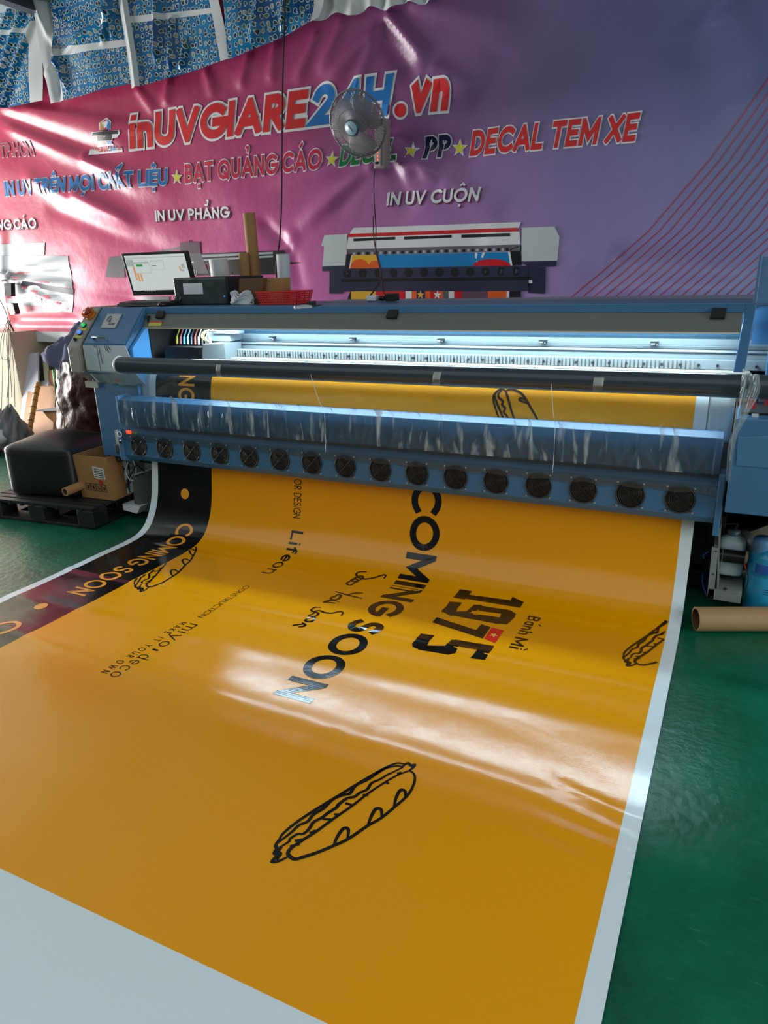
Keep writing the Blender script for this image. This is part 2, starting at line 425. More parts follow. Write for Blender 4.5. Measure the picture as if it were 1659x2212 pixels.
# from the pin above the word, and from the fan bracket
fold((838, 30), (935, 140), .045, .025, .05); fold((935, 140), (1040, 215), .03, .05, .10)
fold((822, 60), (905, 175), -.035, .05, .08); fold((822, 60), (950, 190), .022, .03, .07); fold((818, 62), (700, 190), .03, .03, .09)
fold((815, 80), (770, 200), .022, .03, .06); fold((890, 10), (1150, 70), .025, .05, .14)
fold((835, 300), (960, 395), .04, .025, .06); fold((960, 395), (1100, 470), .018, .06, .14); fold((850, 330), (900, 385), .03, .02, .05)
fold((840, 280), (848, 215), .02, .03, .05); fold((830, 345), (640, 500), .030, .04, .07); fold((640, 500), (615, 560), .016, .06, .06)
fold((815, 350), (560, 400), .022, .04, .10); fold((845, 360), (900, 470), -.02, .04, .10); fold((860, 310), (1060, 330), -.03, .04, .12)
fold((800, 370), (720, 460), -.02, .04, .08)
fold((632, 540), (560, 470), -.030, .05, .05); fold((632, 540), (660, 640), -.014, .06, .06)
# soft broad waves on the right
fold((1560, 30), (1659, 200), .03, .10, .16); fold((1480, 60), (1600, 300), -.025, .14, .2); fold((1100, 120), (1010, 330), -.025, .15, .2)
fold((1050, 520), (1330, 610), .022, .1, .14); fold((1330, 560), (1659, 585), -.03, .09, .12); fold((1300, 625), (1659, 625), .02, .06, .08)
# gathered at the knot on the left
for e, h, w in (((175, 560), .02, .05), ((180, 590), -.02, .03), ((300, 640), .022, .05), ((170, 655), -.02, .03), ((200, 690), .02, .05)):
    fold((16, 598), e, h, .015, w)
fold((40, 690), (190, 690), -.022, .04, .04); fold((40, 705), (210, 706), .018, .03, .03); fold((160, 618), (330, 650), -.026, .04, .05)
fold((10, 595), (10, 470), .03, .04, .10); fold((14, 600), (30, 715), .035, .03, .06)
FA = np.array(FOLDS)
def disp(X, Z):
    X = np.asarray(X, float); Z = np.asarray(Z, float)
    d = np.zeros(np.broadcast(X, Z).shape)
    for x0, z0, x1, z1, h, w0, w1 in FA:
        dx, dz = x1 - x0, z1 - z0; L2 = dx * dx + dz * dz; L = math.sqrt(L2)
        t = ((X - x0) * dx + (Z - z0) * dz) / L2; p = ((X - x0) * dz - (Z - z0) * dx) / L
        w = w0 + (w1 - w0) * np.clip(t, 0, 1)
        tp = np.clip(t / .12 + .5, 0, 1) * np.clip((1 - t) / .35 + .1, 0, 1)
        tp = tp * tp * (3 - 2 * tp)
        d = d + h * np.exp(-(p / w) ** 2) * tp
    d = d + .010 * np.sin(2.1 * X + 1.3 * Z) * np.sin(1.7 * Z - .8 * X + 1) + .004 * np.sin(7 * X + 3 * Z + 2 * np.sin(2 * Z)) + .003 * np.sin(11 * Z + 4 * X)
    return d
def onbanner(X, Z, off):
    return Vector((X, YB - .03 - float(disp(X, Z)) - off, Z))
def banner_mat():
    M = bpy.data.materials.new('banner_vinyl'); M.use_nodes = True; nt = M.node_tree; b = nt.nodes['Principled BSDF']
    N = nt.nodes.new; Lk = nt.links.new
    tc = N('ShaderNodeTexCoord'); sx = N('ShaderNodeSeparateXYZ'); Lk(tc.outputs['Object'], sx.inputs[0])
    mr = N('ShaderNodeMapRange'); mr.inputs['From Min'].default_value = -7.4 + 3.2; mr.inputs['From Max'].default_value = .4 + 3.2
    Lk(sx.outputs['X'], mr.inputs['Value'])
    def ramp(stops):
        cr = N('ShaderNodeValToRGB'); el = cr.color_ramp.elements
        while len(el) < len(stops): el.new(.5)
        for e, (p, c) in zip(el, stops): e.position = p; e.color = (*lin(c), 1)
        Lk(mr.outputs[0], cr.inputs['Fac']); return cr
    hi = ramp([(0, (186, 56, 88)), (.3, (178, 44, 88)), (.5, (166, 54, 108)), (.66, (130, 82, 134)), (.8, (104, 98, 142)), (1, (96, 106, 152))])
    lo = ramp([(0, (242, 140, 146)), (.25, (234, 100, 148)), (.45, (222, 100, 172)), (.62, (196, 130, 192)), (.8, (172, 148, 204)), (1, (134, 152, 200))])  # printed gradient, lightened in the lower half for bounced light
    mz = N('ShaderNodeMapRange'); mz.inputs['From Min'].default_value = 1.3 - .94; mz.inputs['From Max'].default_value = 2.7 - .94
    Lk(sx.outputs['Z'], mz.inputs['Value'])
    mx = N('ShaderNodeMix'); mx.data_type = 'RGBA'
    Lk(mz.outputs[0], mx.inputs['Factor']); Lk(lo.outputs['Color'], mx.inputs['A']); Lk(hi.outputs['Color'], mx.inputs['B'])
    # white hem along the bottom
    lt = N('ShaderNodeMath'); lt.operation = 'LESS_THAN'; lt.inputs[1].default_value = 1.045 - .94; Lk(sx.outputs['Z'], lt.inputs[0])
    m2 = N('ShaderNodeMix'); m2.data_type = 'RGBA'; m2.inputs['B'].default_value = (*lin((225, 226, 232)), 1)
    Lk(lt.outputs[0], m2.inputs['Factor']); Lk(mx.outputs['Result'], m2.inputs['A']); Lk(m2.outputs['Result'], b.inputs['Base Color'])
    b.inputs['Roughness'].default_value = .36
    n3 = N('ShaderNodeTexNoise'); n3.inputs['Scale'].default_value = 9; n3.inputs['Detail'].default_value = 3; Lk(tc.outputs['Object'], n3.inputs['Vector'])
    bp = N('ShaderNodeBump'); bp.inputs['Strength'].default_value = .12; bp.inputs['Distance'].default_value = .03
    Lk(n3.outputs['Fac'], bp.inputs['Height']); Lk(bp.outputs['Normal'], b.inputs['Normal'])
    return M
BAN = thing('wall_banner', 'huge creased pink to purple printed vinyl banner covering the back wall', 'banner', (-3.2, YB, .94))
xs = np.linspace(-7.75, 1.6, 340); zs = np.linspace(.94, 3.82, 112)
XX, ZZ = np.meshgrid(xs, zs); DD = disp(XX, ZZ)
mb = MB()
mb.grid(lambda u, v: (xs[round(u * 339)], YB - .03 - DD[round(v * 111), round(u * 339)], zs[round(v * 111)]), 339, 111)
bp_ = mb.build('fabric', banner_mat(), BAN, recalc=False)
bp_.data.polygons.foreach_get  # (the sheet's own normals already face the room)
def ink(name, rgb, rough=.36): return mat('ink_' + name, rgb, rough)
I_W = ink('white', (226, 226, 230)); I_RED = ink('red', (208, 24, 30)); I_BLUE = ink('blue', (10, 112, 186)); I_CRIM = ink('crimson', (196, 18, 66))
I_GRN = ink('green', (0, 120, 58)); I_NAVY = ink('navy', (24, 24, 66)); I_YEL = ink('yellow', (220, 214, 66)); I_BLK = ink('black', (20, 21, 26))
I_PINKRED = ink('pinkred', (176, 60, 92)); I_SHADOW = ink('plum_drop_shadow', (110, 40, 80))
def wall_text(mb, s, p0, p1, h, mi, t=.2, slant=.0, gap=.12, outline=None, og=.06, narrow=1.0, off=.004, shift=(0, 0), hold=False):
    """p0,p1: baseline ends in the photograph's frame, h: cap height in metres"""
    x0, z0 = wxz(p0); x1, z1 = wxz(p1)
    for wd, ws, ww, w in wordspans(s, t, gap, narrow):
      for layer in ((outline, og, off + .001), (mi, 0, off + .006)):
        if layer[0] is None: continue
        polys = textpolys(wd, t, gap, layer[1], narrow)[0]
        for q in polys:
            vs = []
            for a, b in q:
                a += ws
                X = x0 + (x1 - x0) * a / w + slant * b * h + shift[0]; Z = z0 + (z1 - z0) * a / w + b * h + shift[1]
                vs.append(onbanner(X, Z, layer[2]))
            mb.add(vs, [tuple(range(len(vs)))], layer[0])
      if isinstance(mb, Words) and not hold: mb.word()
def wh(pb, pt):
    return wxz(pt)[1] - wxz(pb)[1]
def star(mb, c, r, mi, off, outline=None):
    x, z = wxz(c)
    for rr, m_, o_ in (((r * 1.3, outline, off - .0016),) if outline is not None else ()) + ((r, mi, off),):
        pts = [(x + (rr if k % 2 == 0 else rr * .42) * math.sin(k * math.pi / 5 + .1), z + (rr if k % 2 == 0 else rr * .42) * math.cos(k * math.pi / 5 + .1)) for k in range(10)]
        vs = [onbanner(x, z, o_ + .0035)] + [onbanner(a, b, o_ + .0035) for a, b in pts]
        mb.add(vs, [(0, i + 1, (i + 1) % 10 + 1) for i in range(10)], m_)
mats_t = [I_W, I_RED, I_BLUE, I_CRIM, I_GRN, I_NAVY, I_YEL, I_BLK, I_PINKRED, I_SHADOW]
# headline
mb = Words(mats_t, BAN, 'bold italic headline word with white outline')
wall_text(mb, 'inUVGIARE', (290, 324), (664, 277), .262, 1, .25, .20, .09, 0, .07)
wall_text(mb, '24H', (676, 275), (842, 252), .275, 2, .24, .20, .09, 0, .07)
wall_text(mb, 'vn', (888, 248), (970, 240), .262, 1, .30, .16, .09, 0, .07, hold=True)
x, z = wxz((869, 240))
for rr, m_, o_ in ((.062, 0, .0024), (.046, 1, .006)):
    vs = [onbanner(x + rr * math.cos(k * .2618), z + rr * math.sin(k * .2618), o_) for k in range(24)]
    mb.add(vs, [tuple(range(24))], m_)
mb.word()
mb = Words(mats_t, BAN)
wall_text(mb, 'IN UV TRÊN MỌI CHẤT LIỆU', (17, 425), (368, 401), .135, 2, .2, .12, .12, 0, .05)
wall_text(mb, 'BẠT QUẢNG CÁO', (406, 397), (702, 367), .150, 3, .2, .10, .12, 0, .06)
wall_text(mb, 'DECAL', (740, 362), (862, 347), .150, 4, .22, .12, .10, 0, .06)
wall_text(mb, 'PP', (917, 344), (972, 338), .145, 5, .24, .12, .10, 0, .06)
wall_text(mb, 'DECAL TEM XE', (1015, 338), (1372, 306), .165, 1, .22, .16, .10, 0, .06)
for c in ((388, 384), (724, 346), (892, 326), (993, 320)): star(mb, c, .050, 6, .005, 0); mb.word()
mb = Words(mats_t, BAN)
for sh, mi, off in (((.010, -.010), 9, .000), ((0, 0), 0, .004)):
    wall_text(mb, 'IN UV PHẲNG', (342, 479), (502, 471), wh((345, 479), (345, 455)), mi, .2, .04, .12, None, shift=sh, off=off)
    wall_text(mb, 'IN UV CUỘN', (838, 445), (1038, 436), wh((845, 445), (845, 416)), mi, .2, .2, .12, None, shift=sh, off=off)
    wall_text(mb, 'NG CÁO', (5, 498), (86, 494), .10, mi, .2, .05, .12, None, shift=sh, off=off)
mb = Words(mats_t, BAN); wall_text(mb, 'TP.HCM', (6, 341), (80, 337), .125, 8, .17, 0, .12, 0, .04)
# pictures printed on the banner
def patch(mb, q, mi, off=.003, n=None):
    """four corners (photograph frame) on the banner's surface, cut fine enough to follow its folds"""
    c = [wxz(p) for p in q]
    nu = n or max(1, int(max(math.dist(c[0], c[1]), math.dist(c[3], c[2])) / .05)); nv = n or max(1, int(max(math.dist(c[0], c[3]), math.dist(c[1], c[2])) / .05))
    def f(u, v):
        X = (c[0][0]*(1-u)+c[1][0]*u)*(1-v) + (c[3][0]*(1-u)+c[2][0]*u)*v; Z = (c[0][1]*(1-u)+c[1][1]*u)*(1-v) + (c[3][1]*(1-u)+c[2][1]*u)*v
        return onbanner(X, Z, off + .003)
    mb.grid(f, nu, nv, mi)
def disc(mb, c, rx, ry, mi, off, n=20, a0=0, a1=360, tilt=0):
    pts = []
    for k in range(n + 1):
        a = math.radians(a0 + (a1 - a0) * k / n); pts.append(wxz((c[0] + rx * math.cos(a), c[1] - ry * math.sin(a))))
    x, z = wxz(c); vs = [onbanner(x, z, off + .0035)] + [onbanner(a, b, off + .0035) for a, b in pts]
    mb.add(vs, [(0, i + 1, i + 2) for i in range(n)], mi)
pm = [I_W, I_RED, I_BLUE, ink('grey_white', (198, 206, 208)), I_BLK, ink('slate', (46, 50, 74)), ink('print_orange', (232, 96, 30)), ink('print_yellow', (232, 178, 50)),
      ink('sky', (16, 130, 196)), ink('mid_grey', (104, 100, 110)), ink('mauve', (104, 74, 92)), ink('navy2', (34, 40, 96)), ink('silver', (168, 174, 182)), ink('tan', (196, 150, 84))]
c5 = lambda x, y: (680 + x * .33755, 450 + y * .33755)
def P5(mb, pts, mi, off): patch(mb, [c5(*p) for p in pts], mi, off)
mb = MB()
P5(mb, [(236, 168), (1316, 130), (1330, 90), (262, 126)], 0, .0030)
P5(mb, [(215, 262), (1330, 232), (1322, 150), (232, 184)], 0, .0032)
P5(mb, [(64, 372), (216, 365), (226, 165), (82, 173)], 3, .0034); P5(mb, [(58, 240), (84, 240), (84, 173), (80, 173)], 3, .0033)
P5(mb, [(1338, 340), (1562, 336), (1545, 118), (1336, 126)], 3, .0034); P5(mb, [(1560, 336), (1566, 330), (1576, 186), (1545, 120)], 3, .0033)
P5(mb, [(230, 186), (1312, 150), (1312, 125), (232, 165)], 1, .0040)
for q in ([(262, 212), (526, 200), (526, 183), (264, 195)], [(583, 201), (888, 189), (888, 171), (583, 183)], [(950, 190), (1264, 180), (1262, 160), (950, 170)]): P5(mb, q, 4, .0046)
P5(mb, [(62, 402), (205, 400), (214, 366), (62, 373)], 5, .0036); P5(mb, [(1380, 376), (1558, 372), (1562, 337), (1340, 341)], 5, .0036)
P5(mb, [(108, 545), (190, 545), (205, 400), (108, 402)], 5, .0034); P5(mb, [(1376, 540), (1484, 546), (1492, 376), (1376, 376)], 5, .0034)
P5(mb, [(248, 302), (1330, 272), (1330, 232), (216, 262)], 9, .0036)
for k in range(36):
    x = 258 + k * 28; P5(mb, [(x, 300 - k * .82), (x + 17, 299.5 - k * .82), (x + 17, 282 - k * .82), (x, 282.5 - k * .82)], 4 if k % 2 else 12, .0044)
P5(mb, [(206, 386), (248, 386), (250, 290), (216, 296)], 4, .0042); P5(mb, [(1270, 366), (1338, 364), (1338, 236), (1266, 262)], 4, .0042)
P5(mb, [(232, 386), (1278, 366), (1266, 278), (248, 300)], 0, .0046); P5(mb, [(242, 386), (1262, 366), (1252, 280), (254, 300)], 8, .0050)
P5(mb, [(242, 386), (432, 382), (405, 297), (254, 300)], 7, .0054)
disc(mb, c5(300, 384), 20, 20, 6, .0058, 14, 0, 180); disc(mb, c5(395, 382), 14, 16, 6, .0058, 14, 0, 180); disc(mb, c5(1145, 369), 41, 15, 1, .0056, 16, 0, 180)
P5(mb, [(184, 452), (1376, 436), (1370, 368), (190, 385)], 5, .0060)
for k in range(12):
    x = 220 + k * 98 + (k > 4) * 3; y = 417 - k * 1.4; disc(mb, c5(x, y), 8.5, 9.5, 4, .0066, 16); 
    for a in range(4):
        cx, cy = c5(x, y); da = a * .785; patch(mb, [(cx-7*math.cos(da)-.5*math.sin(da), cy-8*math.sin(da)+.5*math.cos(da)), (cx+7*math.cos(da)-.5*math.sin(da), cy+8*math.sin(da)+.5*math.cos(da)), (cx+7*math.cos(da)+.5*math.sin(da), cy+8*math.sin(da)-.5*math.cos(da)), (cx-7*math.cos(da)+.5*math.sin(da), cy-8*math.sin(da)-.5*math.cos(da))], 9, .0070, 1)
P5(mb, [(180, 472), (1378, 458), (1376, 436), (184, 452)], 4, .0060); P5(mb, [(180, 530), (1380, 526), (1378, 458), (180, 472)], 5, .0064)
P5(mb, [(212, 606), (250, 606), (246, 530), (240, 530)], 4, .0052); P5(mb, [(1262, 606), (1332, 606), (1330, 528), (1262, 528)], 4, .0052)
for x0, x1, mi in ((244, 320, 7), (320, 400, 7), (400, 500, 1), (500, 592, 1), (592, 632, 0), (632, 664, 6), (664, 720, 11), (720, 752, 6), (752, 800, 1), (800, 832, 6), (832, 870, 9), (870, 905, 0), (905, 955, 1), (955, 1120, 10), (1120, 1240, 6), (1240, 1256, 0)):
    P5(mb, [(x0, 606), (x1, 606), (x1, 528), (x0, 529)], mi, .0058)
star(mb, c5(690, 552), .035, 7, .0066); star(mb, c5(798, 552), .035, 0, .0066)
P5(mb, [(1382, 478), (1404, 478), (1404, 458), (1382, 458)], 0, .0070)
o = mb.build('roll_printer_picture', pm, BAN, recalc=False); o['label'] = 'printed picture of a white and red roll printer'
c4 = lambda x, y: (230 + x * .30138, 450 + y * .30138)
def P4(mb, pts, mi, off): patch(mb, [c4(*p) for p in pts], mi, off)
mb = MB()
P4(mb, [(15, 492), (150, 496), (140, 343), (40, 348)], 9, .003); P4(mb, [(140, 420), (760, 400), (760, 325), (140, 344)], 9, .0028)
P4(mb, [(700, 395), (1300, 345), (1290, 300), (700, 325)], 4, .0034); P4(mb, [(690, 352), (1210, 328), (1210, 312), (690, 334)], 12, .004); P4(mb, [(690, 380), (1210, 352), (1210, 338), (690, 366)], 12, .004)
P4(mb, [(740, 482), (1305, 470), (1300, 340), (740, 390)], 4, .0030); P4(mb, [(1300, 402), (1395, 392), (1395, 388), (1300, 384)], 4, .003)
P4(mb, [(520, 472), (748, 470), (690, 320), (530, 322)], 9, .0044); P4(mb, [(540, 330), (690, 322), (684, 240), (542, 246)], 10, .0048)
P4(mb, [(300, 330), (545, 292), (545, 274), (280, 325)], 9, .0046); P4(mb, [(606, 245), (618, 245), (618, 230), (606, 230)], 4, .0046)
P4(mb, [(612, 392), (640, 391), (640, 382), (612, 383)], 0, .0054)
P4(mb, [(512, 492), (920, 470), (920, 458), (512, 474)], 4, .0052); P4(mb, [(262, 665), (470, 665), (470, 632), (262, 632)], 9, .003)
wall_text(mb, 'SAITU', c4(572, 486), c4(660, 482), .05, 0, .12, .2, .1, None, off=.004)
o = mb.build('flatbed_printer_picture', pm, BAN, recalc=False); o['label'] = 'printed picture of a dark flatbed printer'
c3 = lambda x, y: (x * .25316, 450 + y * .25316)
def P3(mb, pts, mi, off): patch(mb, [c3(*p) for p in pts], mi, off)
mb = MB()
P3(mb, [(-40, 735), (655, 735), (610, 405), (-40, 405)], 12, .003); P3(mb, [(-40, 405), (405, 400), (410, 292), (-40, 310)], 12, .003)
P3(mb, [(390, 885), (655, 885), (655, 735), (390, 735)], 12, .003); P3(mb, [(-40, 830), (390, 830), (390, 766), (-40, 766)], 12, .003)
P3(mb, [(75, 628), (655, 738), (655, 690), (70, 592)], 5, .0042)
mb.build('grey_machine_picture', pm, BAN, recalc=False)
# emblem beside the headline
c6 = lambda x, y: (180 + x * .14466, 230 + y * .14466)
def P6(mb, pts, mi, off): patch(mb, [c6(*p) for p in pts], mi, off)
mb = MB()
P6(mb, [(340, 370), (500, 360), (505, 245), (338, 265)], 0, .003); P6(mb, [(338, 268), (505, 248), (440, 186), (420, 188)], 0, .003)
P6(mb, [(355, 372), (395, 370), (395, 235), (352, 268)], 13, .0045); P6(mb, [(402, 370), (440, 366), (440, 210), (405, 228)], 1, .0045); P6(mb, [(446, 366), (488, 360), (492, 260), (452, 224)], 2, .0045)
P6(mb, [(195, 470), (620, 440), (625, 370), (225, 402)], 0, .003); P6(mb, [(275, 545), (515, 535), (530, 440), (275, 460)], 0, .0032); P6(mb, [(500, 500), (590, 480), (640, 400), (500, 410)], 0, .0031); P6(mb, [(260, 615), (530, 590), (490, 530), (310, 535)], 0, .0031)
P6(mb, [(212, 455), (605, 425), (600, 376), (235, 408)], 4, .0046); P6(mb, [(285, 532), (505, 522), (520, 420), (290, 450)], 4, .0048); P6(mb, [(392, 400), (440, 398), (440, 366), (392, 370)], 4, .0049)
P6(mb, [(275, 592), (345, 590), (370, 535), (330, 538)], 13, .0045); P6(mb, [(360, 582), (412, 580), (405, 535), (375, 536)], 1, .0045); P6(mb, [(440, 580), (520, 575), (470, 530), (420, 533)], 2, .0045)
P6(mb, [(145, 735), (650, 690), (650, 625), (145, 640)], 0, .003)
wall_text(mb, 'inUVGIARE', (202, 331.5), (245, 328), wh((215, 331), (215, 321)), 1, .2, .12, .08, None, off=.004)
wall_text(mb, '24H', (246.5, 328), (261, 326.5), wh((250, 328), (250, 318.5)), 2, .2, .1, .08, None, off=.004)
wall_text(mb, '.vn', (262, 326.5), (272, 325.8), wh((265, 326.5), (265, 318)), 1, .2, .1, .08, None, off=.004)
mb.build('emblem', pm, BAN, recalc=False)
# thin red bridge cables on the right
mb = MB()
for k in range(17):
    pts = [wxz((1225 + 23.4 * k, 652)), wxz((1300 + 23.6 * k, 590 - .5 * k)), wxz((1402 + 23.8 * k, 500 - .8 * k)), wxz((1530 + 23 * k, 352 - k)), wxz((1662 + 22 * k, 170 - k))]
    pts = [(a[0]*(1-t)+b[0]*t, a[1]*(1-t)+b[1]*t) for a, b in zip(pts, pts[1:]) for t in (0, .34, .67)] + [pts[-1]]
    for a, b in zip(pts, pts[1:]):
        d = math.dist(a, b); nx, nz = -(b[1]-a[1]) / d * .0027, (b[0]-a[0]) / d * .0027
        mb.add([onbanner(a[0]+nx, a[1]+nz, .009), onbanner(a[0]-nx, a[1]-nz, .009), onbanner(b[0]-nx, b[1]-nz, .009), onbanner(b[0]+nx, b[1]+nz, .009)], [(0, 1, 2, 3)])
mb.build('cable_lines', ink('cable_red', (176, 48, 62)), BAN, recalc=False)
# ================================================================ sheets hung above the banner
def tarp_mat():
    M = bpy.data.materials.new('sticker_print'); M.use_nodes = True; nt = M.node_tree; b = nt.nodes['Principled BSDF']
    N = nt.nodes.new; Lk = nt.links.new
    uv = N('ShaderNodeUVMap'); uv.uv_map = 'uv'
    ck = N('ShaderNodeTexBrick'); ck.inputs['Scale'].default_value = 1; ck.inputs['Brick Width'].default_value = .17; ck.inputs['Row Height'].default_value = .21; ck.inputs['Mortar Size'].default_value = 0
    ck.inputs['Color1'].default_value = (*lin((6, 70, 124)), 1); ck.inputs['Color2'].default_value = (*lin((20, 116, 166)), 1); Lk(uv.outputs[0], ck.inputs['Vector'])
    v = N('ShaderNodeTexVoronoi'); v.voronoi_dimensions = '2D'; v.inputs['Scale'].default_value = 20; v.inputs['Randomness'].default_value = .42
    nz = N('ShaderNodeTexNoise'); nz.inputs['Scale'].default_value = 34; nz.inputs['Detail'].default_value = 1; Lk(uv.outputs[0], nz.inputs['Vector'])
    vm = N('ShaderNodeVectorMath'); vm.operation = 'SCALE'; vm.inputs['Scale'].default_value = .028; Lk(nz.outputs['Color'], vm.inputs[0])
    va = N('ShaderNodeVectorMath'); va.operation = 'ADD'; Lk(uv.outputs[0], va.inputs[0]); Lk(vm.outputs[0], va.inputs[1]); Lk(va.outputs[0], v.inputs['Vector'])
    def step(th):
        q = N('ShaderNodeMath'); q.operation = 'LESS_THAN'; q.inputs[1].default_value = th; Lk(v.outputs['Distance'], q.inputs[0]); return q
    s1 = step(.36); s2 = step(.27)
    sep = N('ShaderNodeSeparateColor'); Lk(v.outputs['Color'], sep.inputs[0])
    cr = N('ShaderNodeValToRGB'); cr.color_ramp.interpolation = 'CONSTANT'
    cols = [(22, 62, 74), (20, 60, 110), (70, 92, 74), (150, 140, 130), (28, 78, 120), (40, 50, 56)]
    el = cr.color_ramp.elements
    while len(el) < 6: el.new(.5)
    for i, c in enumerate(cols): el[i].position = i / 6; el[i].color = (*lin(c), 1)
    Lk(sep.outputs[0], cr.inputs['Fac'])
    a = N('ShaderNodeMix'); a.data_type = 'RGBA'; a.inputs['B'].default_value = (*lin((190, 205, 206)), 1); Lk(s1.outputs[0], a.inputs['Factor']); Lk(ck.outputs['Color'], a.inputs['A'])
    c = N('ShaderNodeMix'); c.data_type = 'RGBA'; Lk(s2.outputs[0], c.inputs['Factor']); Lk(a.outputs['Result'], c.inputs['A']); Lk(cr.outputs['Color'], c.inputs['B'])
    Lk(c.outputs['Result'], b.inputs['Base Color']); b.inputs['Roughness'].default_value = .22
    return M
TM = tarp_mat(); TW = mat('tarp_white', (206, 210, 212), .35)
def tarp(label, q, white, seed, Yp, nu=44, nv=44, wr=.02, folds=()):
    """q: four corners (lower left, lower right, upper right, upper left); white: test on (u,v)"""
    rs = random.Random(seed); c = [at(p[0], p[1], Y=Yp) for p in q]
    ph = [(rs.uniform(3, 12), rs.uniform(-6, 6), rs.uniform(0, 6)) for _ in range(5)]
    def f(u, v):
        p = (c[0]*(1-u)+c[1]*u)*(1-v) + (c[3]*(1-u)+c[2]*u)*v
        d = sum(math.sin(a*u + b*v + e) for a, b, e in ph) * wr / 3
        for (ua, va, ub, vb, h, w) in folds:
            du, dv = ub-ua, vb-va; t = ((u-ua)*du + (v-va)*dv) / (du*du+dv*dv); s_ = ((u-ua)*dv - (v-va)*du) / math.hypot(du, dv)
            if -.2 < t < 1.2: d += h * math.exp(-(s_/w)**2) * max(0, min(1, (t+.2)*5, (1.2-t)*5))
        return Vector((p.x, p.y - .02 - d, p.z))
    mb = MB(); mb.grid(f, nu, nv, lambda u, v: 1 if white(u, v) else 0)
    o = mb.build('printed_sheet', [TM, TW], uv=lambda co: np.stack([co[:,0] + seed * 3.3, co[:,2]], 1), recalc=False)
    return tag(o, label, 'sheet', 'printed sheets hung above the banner')
tarp('leftmost blue printed sheet, glaring in daylight, above the pink banner', [(-30, 242), (97, 218), (92, 12), (-30, 30)], lambda u, v: (u > .80 and v < .84) or .74 < v < .80, 1, 5.40,
     folds=[(.1,.1,.7,.95,.05,.04), (.3,.0,.85,.8,.05,.035), (.0,.3,.5,1,.04,.04)])
tarp('crumpled white edged blue printed sheet, second from the left above the banner', [(112, 224), (296, 178), (262, -30), (70, -30)], lambda u, v: u < .15 or .39 < v < .46, 2, 5.385,
     folds=[(.1,.3,.9,.75,.04,.03), (.05,.95,.2,.2,.06,.03), (.15,.9,.10,.1,-.05,.03), (.75,.5,.95,.95,.05,.02), (.85,.55,.9,1,.04,.02)])
tarp('blue printed sheet with a broad white band, third from the left above the banner', [(290, 193), (503, 128), (472, -30), (256, -30)], lambda u, v: u < .085 or u > .90 or .63 < v < .70, 3, 5.37,
     folds=[(.3,.3,.42,1,.05,.025), (.42,.15,.5,.6,.04,.02), (.52,.1,.6,.35,.04,.02), (.06,0,.06,1,.04,.02)])
tarp('blue printed sheet with white right edge, rightmost above the banner', [(500, 132), (692, 40), (708, -40), (478, -40)], lambda u, v: u > .90, 4, 5.36, folds=[(.3,.2,.4,1,.03,.03), (.6,.2,.66,1,.03,.03)])
mb = MB()
def wf(u, v):
    x = 676 + 270 * u; y0 = (46 + (26 if .40 < u < .52 else 0) * .0) - 45 * u + 6 * math.sin(u * 23); y = y0 * (1 - v) + (-45) * v
    p = at(x, y, Y=5.44); return Vector((p.x, p.y - .015 - .03 * abs(math.sin(u * 17 + v)) - .02 * math.sin(u * 41), p.z))
mb.grid(wf, 60, 10)
tag(mb.build('white_sheet', TW, recalc=False), 'crumpled plain white sheet at the top edge of the banner', 'sheet')
# ================================================================ the printed vinyl coming out of the machine
PROF = [(-.6, .004), (2.92, .004), (3.02, .0055), (3.10, .012), (3.16, .027), (3.215, .058), (3.26, .11), (3.30, .19), (3.325, .28), (3.345, .40), (3.36, .50), (3.39, .70), (3.408, .83),
        (3.42, .92), (3.436, .97), (3.462, 1.003), (3.50, 1.017), (3.60, 1.024), (3.78, 1.024)]
pf = [Vector((0, a, b)) for a, b in PROF]
fine = [pf[0], pf[1]] + smoothpath(pf[1:], 8)[1:]
PY = np.array([p.y for p in fine]); PZ = np.array([p.z for p in fine])
PS = np.concatenate([[0], np.cumsum(np.hypot(np.diff(PY), np.diff(PZ)))]) - .6      # s equals Y on the floor
S_MAX = float(PS[-1])
RIDGES = [(2.60, .0045, .017, 0.0), (3.06, .0025, .014, 0), (2.25, .003, .06, .02), (1.90, .0035, .05, -.03), (1.30, .0025, .08, .02), (2.42, -.0030, .05, -.02)]
def paper(X, s, off=0.0):
    y = float(np.interp(s, PS, PY)); z = float(np.interp(s, PS, PZ))
    y2 = float(np.interp(s + .004, PS, PY)); z2 = float(np.interp(s + .004, PS, PZ)); y1 = float(np.interp(s - .004, PS, PY)); z1 = float(np.interp(s - .004, PS, PZ))
    ty, tz = y2 - y1, z2 - z1; l = math.hypot(ty, tz) or 1; ny, nz = -tz / l, ty / l
    e = .003 + .0018 * math.sin(6.1 * s + 1.1 * X) + .0014 * math.sin(2.3 * X - 3.7 * s + 1) + .0008 * math.sin(13 * s + 5 * X)
    for r, h, w, sk in RIDGES:
        q = (s - r - sk * (X + 1.6)) / w
        if abs(q) < 3: e += h * math.exp(-q * q)
    # creases near the right edge and a few slanting ones where the lamp's glare lies
    if X > -1.5 and s < 2.6:
        for (xc, sc, dx, ds, L, h, w) in ((-.28, 1.90, .8, -.25, .16, .004, .014), (-.26, 1.80, .9, -.2, .16, .004, .014), (-.25, 1.72, .9, -.15, .12, .003, .014), (-.30, 1.64, .9, -.2, .12, .003, .014), (-1.2, 1.80, .3, 1, .2, .003, .02), (-1.05, 1.86, .4, 1, .16, .003, .016)):
            ll = math.hypot(dx, ds); a = ((X-xc)*dx + (s-sc)*ds) / ll; p = ((X-xc)*ds - (s-sc)*dx) / ll
            if abs(a) < L * 1.5: e += h * math.exp(-(p/w)**2) * math.exp(-(a/L)**2)
    e = max(e, .001)
    return Vector((X, y + ny * (off + e), z + nz * (off + e)))
